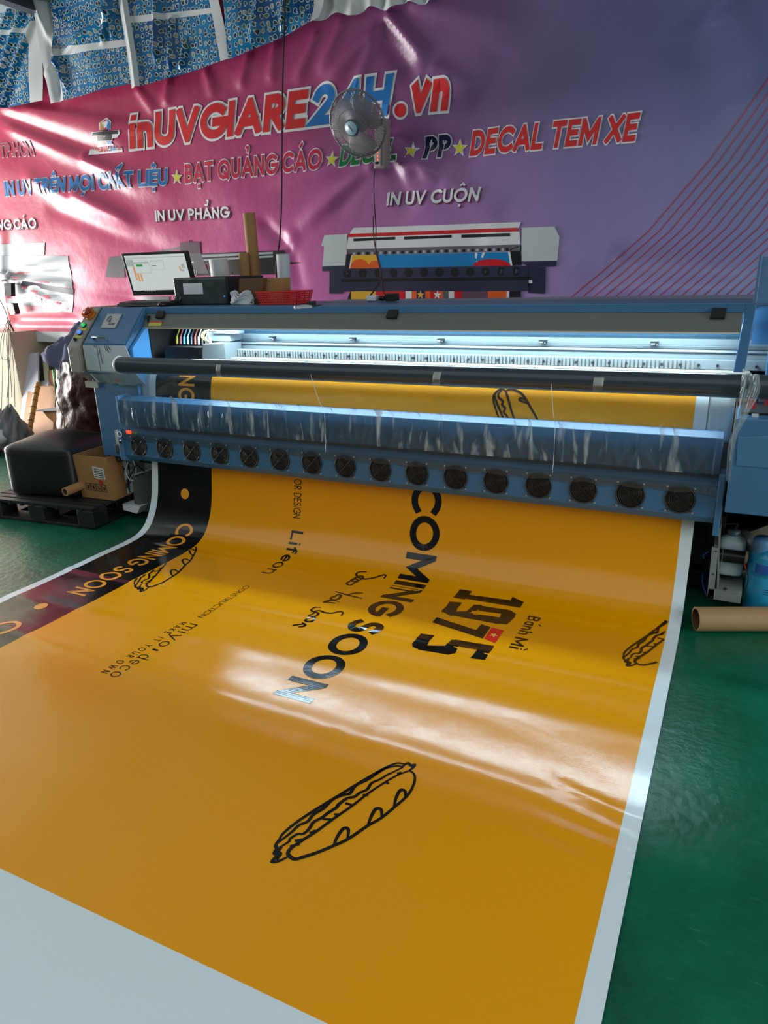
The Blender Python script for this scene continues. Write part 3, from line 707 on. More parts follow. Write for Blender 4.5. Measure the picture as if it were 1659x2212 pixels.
def hit(p):
    """(X, s) where the sight line through p meets the sheet"""
    d = ray(p); best = None; prev = None
    for s in np.arange(0.2, S_MAX, .004):
        y = float(np.interp(s, PS, PY)); z = float(np.interp(s, PS, PZ))
        c = y * d[2] - (z - 1.55) * d[1]
        if prev is not None and (c > 0) != (prev > 0):
            t = y / d[1]; return float(t * d[0]), float(s)
        prev = c
    return None
XL0, XL1, XB, XR0, XR1 = -3.30, -3.248, -2.82, -.161, -.109
def cols(a, b, d): n = max(1, round((b - a) / d)); return [a + (b - a) * i / n for i in range(n)]
xc = cols(XL0, XL1, .06) + cols(XL1, XB, .045) + cols(XB, -.60, .045) + cols(-.60, XR0, .02) + cols(XR0, XR1, .026) + [XR1]
S_W = .948
sr = cols(-.5, S_W, .05) + cols(S_W, 1.4, .045) + cols(1.4, 2.9, .018) + cols(2.9, 3.75, .018) + cols(3.75, S_MAX, .03) + [S_MAX]
def glossy(name, rgb, rough, bump=.10, weave=True):
    M = mat(name, rgb, rough, spec=.5); nt = M.node_tree; b = nt.nodes['Principled BSDF']; N = nt.nodes.new; Lk = nt.links.new
    tc = N('ShaderNodeTexCoord')
    n = N('ShaderNodeTexNoise'); n.inputs['Scale'].default_value = 7; n.inputs['Detail'].default_value = 3; Lk(tc.outputs['Object'], n.inputs['Vector'])
    bp = N('ShaderNodeBump'); bp.inputs['Strength'].default_value = bump; bp.inputs['Distance'].default_value = .012; Lk(n.outputs['Fac'], bp.inputs['Height'])
    w = N('ShaderNodeTexWave'); w.wave_type = 'BANDS'; w.bands_direction = 'Y'; w.inputs['Scale'].default_value = 30; w.inputs['Distortion'].default_value = 1.2; Lk(tc.outputs['Object'], w.inputs['Vector'])
    b2 = N('ShaderNodeBump'); b2.inputs['Strength'].default_value = .012; b2.inputs['Distance'].default_value = .003; Lk(w.outputs['Fac'], b2.inputs['Height']); Lk(bp.outputs['Normal'], b2.inputs['Normal'])
    Lk(b2.outputs['Normal'], b.inputs['Normal']); return M
V_OR = glossy('vinyl_orange', (222, 148, 0), .165); V_BK = glossy('vinyl_black', (16, 16, 17), .13); V_WH = glossy('vinyl_white', (206, 218, 222), .16)
SHEET = thing('printed_vinyl', 'orange COMING SOON vinyl print running from the printer onto the floor', 'vinyl print', (-1.7, 2.0, 0))
mb = MB(); W_ = len(xc)
pv = [paper(x, s) for s in sr for x in xc]
mb.v = [tuple(p) for p in pv]
for j in range(len(sr) - 1):
    for i in range(W_ - 1):
        xm = (xc[i] + xc[i+1]) / 2; sm = (sr[j] + sr[j+1]) / 2
        mi = 2 if (xm < XL1 or xm > XR0 or sm < S_W) else 1 if xm < XB else 0
        mb.f.append([j*W_+i, j*W_+i+1, (j+1)*W_+i+1, (j+1)*W_+i]); mb.m.append(mi); mb.s.append(True)
mb.build('vinyl_sheet', [V_OR, V_BK, V_WH], SHEET, recalc=False)
S_K = glossy('print_black', (14, 13, 13), .13); S_O = glossy('print_amber', (226, 146, 40), .2); S_R = glossy('print_red', (205, 26, 28), .2); S_G = glossy('print_gold', (236, 170, 90), .2)
def sub(poly, n):
    return poly
def sheet_text(mb, s, pA, pB, X0, h, mi, t=.2, gap=.14, preA=None, narrow=1.0, space=.5, off=.0009):
    """pA/pB: where the text (or the prefix preA) starts and where it ends; X0: baseline; h: cap height"""
    w = textpolys(s, t, gap, 0, narrow, space)[1]
    sA = hit(pA)[1]; sB = hit(pB)[1]
    aA = 0 if preA is None else textpolys(preA, t, gap, 0, narrow, space)[1] + gap / 2
    for wd, ws, ww, _ in wordspans(s, t, gap, narrow, space):
        for q in textpolys(wd, t, gap, 0, narrow, space)[0]:
            vs = [paper(X0 + b * h, sA + (sB - sA) * (a + ws - aA) / (w - aA), off) for a, b in q]
            mb.add(vs, [tuple(range(len(vs)))], mi)
        if isinstance(mb, Words): mb.word()
def lo_hi(pl, pr): return hit(pl)[0], hit(pr)[0]
mb = Words(S_K, SHEET)
a0, a1 = lo_hi((883, 1153), (948, 1153)); b0, b1 = lo_hi((598, 1496), (684, 1513))
xb = (a0 + b0) / 2; hh = ((a1 - a0) + (b1 - b0)) / 2
sheet_text(mb, 'COMING SOON', (920, 1111), (633, 1512), xb, hh, 0, .215, .10, 'C', 1.0, .36)
mb = Words(S_O, SHEET, 'amber print on the black strip')
a0, a1 = lo_hi((377, 1143), (406, 1143))
sheet_text(mb, 'COMING SOON', (392, 1130), (154, 1283), hit((378, 1150))[0], .13, 0, .17, .12, None, 1.0, .36)
sheet_text(mb, 'C', (25, 1340), (-20, 1366), hit((378, 1150))[0], .13, 0, .17)
for p in ((400, 1068), (89, 1312)):
    X, s = hit(p); vs = [paper(X + .033 * math.cos(k * .2618), s + .033 * math.sin(k * .2618), .0009) for k in range(24)]; mb.add(vs, [tuple(range(24))], 0); mb.word()
sheet_text(mb, 'NG', (407, 811), (400, 867), hit((386, 850))[0], .125, 0, .17, .12)
mb = Words(S_K, SHEET)
sheet_text(mb, 'OR DESIGN', (643, 1035), (643, 1121), hit((635, 1100))[0], hit((651, 1100))[0] - hit((635, 1100))[0], 0, .11, .13)
xl = hit((628, 1160))[0]; hl = hit((654, 1160))[0] - xl
sheet_text(mb, 'Life', (636, 1147), (608, 1213), xl, hl, 0, .15, .14)
sheet_text(mb, 'on', (596, 1213), (573, 1240), xl - .005, hl * 1.05, 0, .11, .12)
xk = hit((522, 1272))[0]; hk = hit((536, 1272))[0] - xk
sheet_text(mb, 'CONSTRUCTION', (529, 1266), (430, 1334), xk, hk, 0, .10, .10)
xm = hit((403, 1354))[0]; hm = (hit((425, 1354))[0] - xm) / .72
sheet_text(mb, 'miyo', (414, 1348), (345, 1398), xm, hm, 0, .075, .22)
sheet_text(mb, '|', (336, 1404), (332, 1407), xm, hm, 0, .05)
sheet_text(mb, 'deco', (318, 1417), (246, 1466), xm, hm, 0, .075, .24)
xk = hit((386, 1348))[0]; hk = hit((393, 1348))[0] - xk
sheet_text(mb, 'MAKE IT YOUR OWN', (388, 1344), (213, 1454), xk, .036, 0, .14, .60, None, 1.0, .9)
# strokes given in the photograph's frame, laid on the sheet
def strokes_on(mb, lines, width, mi, to, dX=0, dS=0, keep=None, off=.0009, smooth=4):
    for ln in lines:
        pts = [to(p) for p in ln]; pts = [Vector((a, b, 0)) for a, b in pts]
        if smooth and len(pts) > 2: pts = smoothpath(pts, smooth)
        pts = [(p.x + dX, p.y + dS) for p in pts]
        pts = [p for i, p in enumerate(pts) if i == 0 or math.dist(p, pts[i-1]) > 1e-5]
        n = len(pts)
        wd = [width * (.75 + .5 * math.sin(math.pi * i / max(1, n - 1))) for i in range(n)]
        for q in miter(resample(pts, .03) if n == 2 else pts, width if n == 2 else wd, width * .3, False):
            if keep and not all(keep(x, s) for x, s in q): continue
            mb.add([paper(x, s, off) for x, s in q], [(0, 1, 2, 3)], mi)
# "See You Soon" hand lettering, drawn as strokes
c7 = lambda p: hit((560 + p[0] * .40386, 1000 + p[1] * .40386))
mb = MB()
see = [[(668,620),(676,606),(660,602),(610,618),(560,622),(528,612),(520,596),(540,584),(572,584)], [(522,640),(545,624),(556,612),(540,608),(508,620),(494,632),(506,638),(530,634)], [(490,655),(512,642),(528,630),(510,626),(478,638),(468,650),(482,656),(500,652)],
       [(552,698),(510,700),(480,706)], [(548,726),(500,716),(450,702),(410,690)], [(400,722),(420,706),(436,712),(424,730),(396,736),(382,726),(400,716)], [(424,745),(388,738),(366,742),(350,748),(404,754)], [(350,748),(346,752)],
       [(440,822),(448,808),(430,802),(390,810),(350,808),(322,796),(286,800),(280,790),(300,778),(326,780)], [(284,818),(300,806),(316,812),(304,828),(280,832),(268,824),(284,814)], [(262,842),(280,832),(296,838),(284,852),(258,856),(246,848),(262,838)], [(244,868),(190,872),(182,876)], [(232,862),(246,872),(236,880),(212,884)]]
for w_ in (see[:3], see[3:8], see[8:]):
    mb = MB(); strokes_on(mb, w_, .011, 0, c7); mb.build('lettering', S_K, SHEET, recalc=False)
mb = Words(S_K, SHEET)
# "Bánh Mì"
xq = hit((1134, 1345))[0]; hq = hit((1166, 1341))[0] - xq
sheet_text(mb, 'Bánh', (1152, 1333), (1135, 1374), xq, hq, 0, .15, .14, None, .9)
sheet_text(mb, 'Mì', (1120, 1379), (1108, 1403), xq, hq, 0, .15, .16, None, .9)
# 1975 block numerals with the little flag
c8 = lambda p: hit((850 + p[0] * .22303, 1250 + p[1] * .22303))
def block(mb, polys, mi, to=c8, off=.0009):
    for q in polys:
        p = [to(a) for a in q]
        n = 4
        if len(p) == 4:
            def f(u, v):
                return paper((p[0][0]*(1-u)+p[1][0]*u)*(1-v)+(p[3][0]*(1-u)+p[2][0]*u)*v, (p[0][1]*(1-u)+p[1][1]*u)*(1-v)+(p[3][1]*(1-u)+p[2][1]*u)*v, off)
            mb.grid(f, n, n, mi)
        else: mb.add([paper(x, s, off) for x, s in p], [tuple(range(len(p)))], mi)
mb = MB()
block(mb, [[(735,160),(1262,232),(1225,288),(690,200)], [(645,106),(760,125),(690,208),(577,190)], [(1155,184),(1262,232),(1225,262),(1135,210)],       # 1
  [(545,226),(665,238),(610,305),(500,290)], [(500,290),(620,306),(560,370),(480,330)], [(520,268),(520,300),(470,340),(466,315)], [(480,330),(730,325),(795,402),(530,360)], [(700,330),(780,258),(860,258),(800,325)], [(720,320),(760,322),(800,372),(700,372)], [(780,256),(1130,312),(1050,352),(830,316)], [(1060,300),(1130,312),(1185,345),(1110,380)], [(1185,345),(1172,385),(1100,450),(1030,378)], [(790,370),(1050,380),(1100,452),(1000,445)], [(770,365),(860,350),(1060,395),(1000,448)], [(1050,300),(1180,340),(1120,400),(1020,385)], [(680,345),(1040,385),(1000,446),(600,372)],    # 9
  [(420,380),(800,510),(862,592),(375,430)], [(850,452),(940,478),(864,594),(790,520)], [(780,500),(850,520),(880,560),(800,560)],   # 7
  [(265,545),(395,560),(338,636),(215,615)], [(215,615),(345,638),(300,690),(180,640)], [(180,640),(290,690),(260,710),(185,680)], [(210,660),(510,670),(540,752),(245,705)], [(500,672),(560,605),(660,612),(600,735)], [(500,675),(600,690),(600,735),(530,753)], [(590,600),(975,665),(940,722),(640,680)], [(870,648),(975,665),(885,803),(740,788)]], 0)                        # 5
block(mb, [[(955,482),(1070,515),(985,636),(878,594)]], 1, off=.0011)
X, s = c8((970, 560)); rr = .022
vs = [paper(X, s, .0016)] + [paper(X + (rr if k % 2 == 0 else rr*.4) * math.cos(k*math.pi/5), s - (rr if k % 2 == 0 else rr*.4) * math.sin(k*math.pi/5), .0016) for k in range(10)]
mb.add(vs, [(0, i+1, (i+1) % 10 + 1) for i in range(10)], 2)
X, s = c8((780, 338)); rr = .026
vs = [paper(X, s, .0016)] + [paper(X + (rr if k % 2 == 0 else rr*.4) * math.cos(k*math.pi/5), s - (rr if k % 2 == 0 else rr*.4) * math.sin(k*math.pi/5), .0016) for k in range(10)]
mb.add(vs, [(0, i+1, (i+1) % 10 + 1) for i in range(10)], 3)
block(mb, [[(830,320),(1042,350),(1028,384),(800,350)]], 3, off=.0014)
mb.build('numeral_lettering', [S_K, S_R, S_G, V_OR], SHEET, recalc=False)
# the filled roll drawn in outline, repeated over the sheet
ce = lambda p: hit((480 + p[0] * .31344, 1600 + p[1] * .31344))
ROLL = [[(1290,215),(1320,235),(1328,270),(1310,330),(1270,390),(1190,465),(1090,545),(1000,600),(870,690),(760,745),(650,795),(560,825),(500,832),(465,815),(455,790),(480,755),(560,700),(650,640),(780,545),(900,455),(1000,380),(1100,310),(1200,250),(1290,210)],
 [(395,700),(420,660),(500,590),(620,505),(780,405),(930,310),(1050,235),(1130,190),(1200,165),(1260,170)],
 [(385,722),(430,690),(480,650),(530,600),(590,570),(630,520),(700,480),(760,420),(830,385),(880,370),(920,320),(1000,280),(1060,235),(1130,195),(1200,180),(1240,185)],
 [(400,752),(460,718),(470,690),(520,660),(560,655),(600,620),(630,580),(690,545),(730,510),(790,475),(800,450),(860,410),(910,400),(950,370),(1000,340),(1030,300),(1090,275),(1130,245),(1170,225),(1240,190)],
 [(395,700),(385,715),(370,745),(378,762),(362,790),(380,806),(345,846),(390,848),(455,820)], [(408,752),(385,780),(402,796),(380,832)],
 [(1240,185),(1280,160),(1300,178),(1325,172),(1312,195),(1290,215)],
 [(765,745),(800,670),(840,615),(870,625),(865,690)], [(1005,600),(1030,530),(1060,480),(1095,485),(1100,540)], [(1185,465),(1200,395),(1230,350),(1260,355),(1262,390)],
 [(508,706),(570,695)], [(475,750),(530,735)], [(610,650),(640,640)], [(700,555),(752,556)], [(780,520),(805,522)], [(855,445),(892,458)], [(975,385),(1002,383)], [(1125,290),(1142,298)], [(1210,235),(1232,225)]]
tail = ce((345, 846))
mb = MB(); strokes_on(mb, ROLL, .0095, 0, ce); mb.build('bread_roll_drawing', S_K, SHEET, recalc=False)
ax0, ax1 = ce((480, 755)), ce((1290, 210)); ang0 = math.atan2(ax1[1] - ax0[1], ax1[0] - ax0[0])
def turned(tp, a, b, sc):
    """the same drawing with its tail at tp and its seam running from a to b"""
    q = hit(tp); a = hit(a); b = hit(b); r = math.atan2(b[1] - a[1], b[0] - a[0]) - ang0; c, s_ = math.cos(r) * sc, math.sin(r) * sc
    def to(p):
        x, s = ce(p); x -= tail[0]; s -= tail[1]
        return q[0] + x * c - s * s_, q[1] + x * s_ + s * c
    return to
for tp, a, b, sc, keep in (((304, 1279), (333, 1260), (379, 1212), 1.25, lambda x, s: x > XB), ((1354, 1440), (1376, 1438), (1429, 1403), 1.0, lambda x, s: x < XR0)):
    mb = MB(); strokes_on(mb, ROLL, .0095, 0, turned(tp, a, b, sc), 0, 0, keep); mb.build('bread_roll_drawing', S_K, SHEET, recalc=False)
cu = lambda p: hit((600 + p[0] * .3255, 640 + p[1] * .3255))
UP = [[(1475,832),(1450,760),(1432,690),(1440,655),(1465,630),(1490,618),(1510,630)], [(1505,832),(1480,770),(1450,700),(1440,660)], [(1535,832),(1520,795),(1500,770),(1510,745),(1490,725),(1495,700),(1470,680),(1465,655),(1490,620)],
      [(1575,832),(1550,760),(1535,700),(1520,650),(1512,632)], [(1512,632),(1545,622),(1580,628),(1620,650),(1650,690),(1680,745),(1720,810),(1735,850)], [(1660,712),(1625,700),(1605,690),(1615,680),(1645,690)], [(1700,845),(1715,838),(1730,850)], [(1395,808),(1396,828)]]
mb = MB(); strokes_on(mb, UP, .010, 0, cu); mb.build('bread_roll_drawing', S_K, SHEET, recalc=False)
# ================================================================ the wide-format printer
BLUE = mat('printer_blue', (60, 106, 144), .38, var=.05, vscale=2); BLUE2 = mat('printer_sky_blue', (82, 152, 214), .35); GREYP = mat('grey_panel', (112, 116, 108), .45)
DARK = mat('dark_plastic', (20, 21, 23), .45); STEEL = mat('brushed_steel', (170, 172, 170), .35, .7); ALU = mat('pale_aluminium', (122, 132, 136), .38, .2); WFILM = mat('white_film', (190, 198, 202), .4)
BLACKM = mat('matt_black', (12, 12, 13), .7); CREAM = mat('cream_rail', (150, 144, 130), .5)
PR = thing('wide_format_printer', 'blue wide format roll printer with sixteen black drying fans along its front', 'printer', (-1.75, 3.7, 0))
def part(name, mb, mats, parent=None, **k): return mb.build(name, mats, parent or PR, **k)
# left end cabinet
XA, XBc = -3.69, -3.33
prof = [(3.30, 1.00), (3.30, 1.17), (3.50, 1.378), (3.95, 1.378), (3.95, .92), (3.40, .92)]
cab = part('end_cabinet', MB().prism(prof, XA, XBc, 0), [BLUE], bevel=.006)
part('cabinet_door', MB().hexa([(XA+.012, 3.299, 1.178), (XBc-.012, 3.299, 1.178), (XBc-.012, 3.492, 1.376), (XA+.012, 3.492, 1.376)], (0, .006, -.006)), [BLUE], cab, bevel=.003)
lowc = MB().prism([(3.38, .44), (3.38, .95), (3.95, .95), (3.95, .44)], -3.74, -3.36)
part('pedestal', lowc, [BLUE], bevel=.006)
etrim = [(3.275, 1.0), (3.275, 1.155), (3.50, 1.385), (3.96, 1.385), (3.96, .93), (3.40, .93), (3.36, .955)]
trim = part('end_trim', MB().prism(etrim, -3.80, -3.70), [mat('warm_grey_trim', (136, 134, 122), .4)], bevel=.008)
part('lip', MB().box((-3.80, 3.37, .89), (-3.69, 3.6, .93)), [mat('pale_trim', (176, 178, 160), .5)], trim)
nrm = Vector((0, -.7254, .6883)); U = Vector((0, .6883, .7254))   # slanted face: outward normal, up the slope
def slope(x, k, off=.0): return Vector((x, 3.30, 1.17)) + U * (k * .2887) + nrm * off
def on_slope(q, off=.004): return [slope(x, k, off) for x, k in q]
npl = part('nameplate', MB().hexa(on_slope([(-3.600, .42), (-3.478, .42), (-3.478, .80), (-3.600, .80)], .010), -nrm * .006), [STEEL], cab, bevel=.001)
mb = MB()
# crescent over a peak, and the lettering
for q in miter([(p[0], p[1]) for p in arc(.33, .52, .13, .30, 190, 20, 10)], [.03, .05, .07, .08, .08, .07, .05, .04, .03, .02, .015], 0, False):
    mb.add(on_slope([(-3.600 + .122 * a, .42 + .38 * b) for a, b in q], .0112), [(0, 1, 2, 3)])
mb.add(on_slope([(-3.600 + .122 * a, .42 + .38 * b) for a, b in [(.30, .42), (.40, .72), (.50, .42)]], .0112), [(0, 1, 2)])
polys, w = textpolys('ALLWIN', .2, .12)
for q in polys: mb.add(on_slope([(-3.600 + .122 * (.42 + .40 * a / w), .42 + .38 * (.22 + .14 * b)) for a, b in q], .0112), [tuple(range(len(q)))])
mb.build('nameplate_lettering', mat('plate_blue', (30, 42, 84), .4), cab, recalc=False)
mb = MB(); a, b, c, d = slope(-3.60, .12, 0), slope(-3.60, .12, .03), slope(-3.50, .12, .03), slope(-3.50, .12, 0)
mb.tube([a, b, c, d], .006, 8); part('handle', mb, [mat('satin_metal', (120, 132, 140), .3, .8)], cab)
# control buttons on the slanted trim
def tslope(x, k, off=0): return Vector((x, 3.275, 1.155)) + Vector((0, .6993, .7148)) * (k * .3218) + Vector((0, -.7148, .6993)) * off
def button(x, k, r, m_, name, parent=trim):
    c = tslope(x, k); n_ = Vector((0, -.7148, .6993))
    return part(name, MB().cyl(c, c + n_ * .008, r * 1.25, r * 1.25, 18, 1).cyl(c + n_ * .008, c + n_ * .018, r, r * .9, 18, 0), [m_, DARK], parent)
button(-3.750, .52, .013, mat('green_lamp', (20, 170, 90), .2, emit=(20, 200, 100), estr=.8), 'start_button')['label'] = 'green lit push button'
button(-3.750, .34, .014, mat('blue_lamp', (40, 90, 230), .2, emit=(60, 120, 255), estr=1.2), 'power_button')['label'] = 'blue lit push button'
button(-3.755, .17, .008, BLACKM, 'small_knob')
for k, nm in ((.43, 'a'), (.25, 'b')):
    part('button_label', MB().hexa([tslope(x, kk, .003) for x, kk in ((-3.775, k - .03), (-3.715, k - .03), (-3.715, k + .03), (-3.775, k + .03))], Vector((0, .0015, -.0015))), [mat('label_yellow', (184, 172, 60), .5)], trim)
# emergency stop with an orange guard
c = tslope(-3.742, .78); n_ = Vector((0, -.7148, .6993)); mb = MB()
Mx = Matrix.Translation(c) @ n_.to_track_quat('Z', 'Y').to_matrix().to_4x4()
for k in range(7):
    a = k * 2 * math.pi / 7 + .4
    mb.hexa([Mx @ Vector((r * math.cos(a + s), r * math.sin(a + s), z)) for r, s, z in ((.030, -.38, .0), (.030, .38, .0), (.042, .30, .034), (.042, -.30, .040))], [Mx.to_3x3() @ Vector((.006 * -math.cos(a), .006 * -math.sin(a), 0))] * 4, 0)
mb.lathe([(.0001, 0), (.036, 0), (.034, .012), (.0001, .012)], Mx, 20, 0)
mb.lathe([(.012, .01), (.012, .03), (.024, .034), (.024, .046), (.0001, .05)], Mx, 20, 1)
part('emergency_stop', mb, [mat('guard_orange', (206, 110, 26), .4), mat('stop_red', (150, 50, 30), .4)], trim)
# white film stuck over the cabinet front and hanging below it
mb = MB(); mb.hexa([(XA+.008, 3.296, 1.015), (XA+.125, 3.296, 1.012), (XA+.118, 3.296, 1.166), (XA+.004, 3.296, 1.168)], (0, .003, 0)); mb.hexa([(XA+.132, 3.296, 1.012), (XBc+.06, 3.296, 1.012), (XBc-.004, 3.296, 1.17), (XA+.126, 3.296, 1.167)], (0, .003, 0))
part('film_cover', mb, [mat('white_film2', (186, 194, 200), .35)], cab)
mb = MB(); mb.grid(lambda u, v: Vector((XA + .01 + u * .40, 3.294 + .075 * v + .008 * math.sin(u * 7) * v, 1.012 - v * (.085 + .004 * math.sin(u * 26) + .05 * u * (1 - u)))), 24, 8)
mb.build('film_skirt', mat('grey_film', (140, 150, 152), .3), cab, solid=.002)
mb = MB()
rs = random.Random(3)
for (x, z, l) in ((-3.55, 1.165, .11), (-3.50, 1.165, .03), (-3.485, 1.17, .045), (-3.47, 1.165, .025), (-3.59, 1.168, .015), (-3.44, 1.0, .0)):
    if l: mb.tube([(x, 3.2945, z), (x + .006, 3.2945, z - l * .5), (x + .012, 3.2945, z - l)], .0016, 5)
for k in range(12):
    x = -3.46 + k * .008; z = .93 + rs.uniform(-.01, .01); mb.ball((x - .1 * (k % 2), 3.35 + .02, z), .006, 0, 8, 6)
part('ink_spatter', mb, [BLACKM], cab)
mb = MB(); mb.ring((-3.475, 3.33, .975), (0, 1, 0), .011, .003, 14, 5); mb.box((-3.487, 3.328, .94), (-3.482, 3.332, .975)); mb.box((-3.468, 3.328, .94), (-3.463, 3.332, .975))
part('red_clip', mb, [mat('clip_red', (200, 30, 40), .4)], cab)
# light blue inner bracket and the head parking bay
mb = MB(); mb.prism([(3.32, 1.02), (3.32, 1.15), (3.46, 1.27), (3.56, 1.29), (3.56, 1.02)], XBc + .002, XBc + .03); part('inner_bracket', mb, [BLUE2], cab, bevel=.003)
part('parking_bay', MB().box((-3.30, 3.47, 1.0), (-3.292, 3.80, 1.33)).box((-3.30, 3.70, 1.0), (-2.965, 3.712, 1.36)).box((-3.30, 3.52, 1.325), (-2.97, 3.71, 1.333)), [BLACKM])
# top cover
cover = part('top_cover', MB().prism([(3.50, 1.340), (3.50, 1.381), (4.12, 1.381), (4.12, 1.20), (4.09, 1.20), (4.09, 1.345)], XBc, .02), [BLUE], bevel=.004)
mb = MB().hexa([(XBc + .004, 3.452, 1.262), (-.02, 3.452, 1.262), (-.02, 3.506, 1.343), (XBc + .004, 3.506, 1.343)], (0, .008, -.004)); part('cover_window', mb, [mat('smoked_acrylic', (100, 104, 96), .35)], cover)
part('cover_edge', MB().box((XBc + .004, 3.450, 1.256), (-.02, 3.462, 1.262)), [mat('cream_edge', (214, 190, 160), .5)], cover)
part('rear_ledge', MB().box((-2.28, 3.86, 1.381), (.08, 4.12, 1.388)), [mat('clear_strip', (122, 126, 140), .3)], cover)
for x in (-3.207, -1.650, -.113):
    mb = MB().hexa([(x - .031, 3.470, 1.322), (x + .027, 3.470, 1.322), (x + .031, 3.497, 1.360), (x - .026, 3.497, 1.360)], (0, .02, -.012)); mb.box((x - .03, 3.484, 1.338), (x + .03, 3.50, 1.342))
    part('hinge_pad', mb, [BLACKM], cover, bevel=.002)
mb = MB().hexa([(-3.285, 3.4563, 1.272), (-3.185, 3.4563, 1.272), (-3.18, 3.466, 1.290), (-3.28, 3.466, 1.290)], (0, .001, 0), 0); mb.hexa([(-3.28, 3.466, 1.290), (-3.18, 3.466, 1.290), (-3.176, 3.472, 1.298), (-3.276, 3.472, 1.298)], (0, .001, 0), 1)
part('warning_sticker', mb, [mat('sticker_yellow', (196, 186, 60), .4), mat('sticker_red', (196, 60, 40), .4)], cover)
# lit interior: back wall, gantry rails, pinch rollers, platen
Xr0, Xr1 = -3.30, .45
part('back_panel', MB().box((Xr0, 3.86, .95), (Xr1, 3.88, 1.37)), [mat('inner_blue', (26, 84, 112), .45)])
def zr(y, Y): return at(1000, y, Y=Y).z
gan = MB()
gan.box((-3.0, 3.74, zr(740, 3.72)), (Xr1, 3.86, zr(727, 3.72)), 0); gan.box((-3.0, 3.715, zr(763, 3.715)), (Xr1, 3.85, zr(747, 3.715)), 0)
gan.box((-3.0, 3.725, zr(746, 3.725)), (Xr1, 3.85, zr(739, 3.725)), 1); gan.box((-3.0, 3.70, zr(752, 3.70) - .0), (Xr1, 3.72, zr(749, 3.70)), 0)
gan.box((-2.95, 3.66, zr(784, 3.66)), (Xr1, 3.80, zr(765, 3.66)), 0)
gantry = part('gantry_rail', gan, [ALU, mat('rail_grey', (96, 104, 106), .4, .3)], bevel=.003)
enc = MB(); za, zb = zr(783, 3.655), zr(768, 3.655); k = 0
x = -2.83
while x < -.20:
    enc.box((x, 3.648, za), (x + .0115, 3.66, zb), 0); x += .019; k += 1
part('toothed_strip', enc, [mat('steel_teeth', (150, 154, 154), .25, .5)], gantry)
sc0 = part('rail_screw', MB().cyl((-2.80, 3.640, (za + zb) / 2), (-2.80, 3.66, (za + zb) / 2), .0062, n=10), [BLACKM], gantry)
for k in range(1, 39): again(sc0, gantry, (.0795 * k, 0, 0))
for x in (-2.549, -2.003, -1.466, -.913, -.381):
    mb = MB().box((x - .018, 3.690, 1.180), (x + .018, 3.716, 1.196), 0).box((x - .015, 3.685, 1.183), (x + .004, 3.691, 1.190), 1).cyl((x + .013, 3.684, 1.183), (x + .013, 3.69, 1.183), .003, n=8, mi=1)
    part('limit_sensor', mb, [DARK, STEEL], gantry)
zc = zr(789, 3.60)
pl = part('platen', MB().box((-3.02, 3.50, .96), (.04, 3.66, zr(797, 3.60))).box((-2.98, 3.60, zr(797, 3.6)), (.04, 3.66, zr(786, 3.62))), [CREAM], bevel=.004)
x = -2.71; 
while x < -.2:
    mb = MB().box((x - .022, 3.575, zc - .022), (x + .022, 3.60, zc + .002), 0).cyl((x - .016, 3.572, zc - .004), (x + .016, 3.572, zc - .004), .0035, n=8, mi=1)
    part('pinch_clip', mb, [ALU, STEEL], pl); x += .147
part('light_strip', MB().box((-3.05, 3.515, 1.272), (-.06, 3.560, 1.284)), [mat('led_white', (255, 255, 255), .5, emit=(214, 242, 255), estr=68)], cover)
# print-head carriage parked at the left, with ink dampers and tubes
car = MB().box((-3.22, 3.50, 1.03), (-2.93, 3.58, 1.145), 0).hexa([(-2.935, 3.50, 1.06), (-2.80, 3.56, 1.06), (-2.80, 3.56, 1.165), (-2.915, 3.50, 1.165)], (.02, .14, 0), 1)
car.box((-3.22, 3.58, 1.03), (-2.95, 3.84, 1.06), 0).box((-2.97, 3.62, 1.17), (-2.80, 3.75, 1.225), 1).box((-2.93, 3.60, 1.218), (-2.72, 3.66, 1.236), 1)
cg = part('carriage', car, [mat('carriage_black', (26, 26, 27), .5), ALU], bevel=.003)
ink = [(170, 160, 60), (160, 100, 110), (90, 150, 190), (120, 150, 160), (40, 44, 60), (130, 60, 40), (150, 150, 150), (40, 40, 44), (190, 200, 200), (170, 180, 190)]
for k, c in enumerate(ink):
    x = -3.20 + k * .029; z0 = 1.15; mb = MB().cyl((x, 3.60, z0), (x - .012, 3.62, z0 + .045), .0075, n=10).cyl((x - .012, 3.62, z0 + .045), (x - .012, 3.66, z0 + .10), .004, n=8)
    part('ink_damper', mb, [mat('ink_%d' % k, c, .3)], cg)
mb = MB()
for k in range(3): mb.tube(smoothpath([(-2.955 + .01*k, 3.60, 1.16), (-2.985 + .01*k, 3.58, 1.20), (-2.95 + .01*k, 3.58, 1.235), (-2.88, 3.6, 1.235)], 6), .004, 6, k % 2)
part('ink_hose', mb, [mat('hose_yellow', (214, 190, 110), .35), mat('hose_white', (220, 220, 210), .35)], cg)
# pale guide plates on both sides of the vinyl
for xa, xb_ in ((-3.425, -3.296), (-.114, -.004)):
    mb = MB(); s0, s1 = float(np.interp(.80, PZ[:-20], PS[:-20])), S_MAX - .06
    mb.grid(lambda u, v: paper(xa + (xb_ - xa) * u, s0 + (s1 - s0) * v, -.006), 4, 40)
    part('guide_plate', mb, [mat('guide_pale', (176, 188, 192), .3, .1)], solid=.002)
part('shade_board', MB().box((-.02, 3.955, .02), (.8, 3.97, .58)), [BLACKM])  # black board added for the shade under the ink cabinet
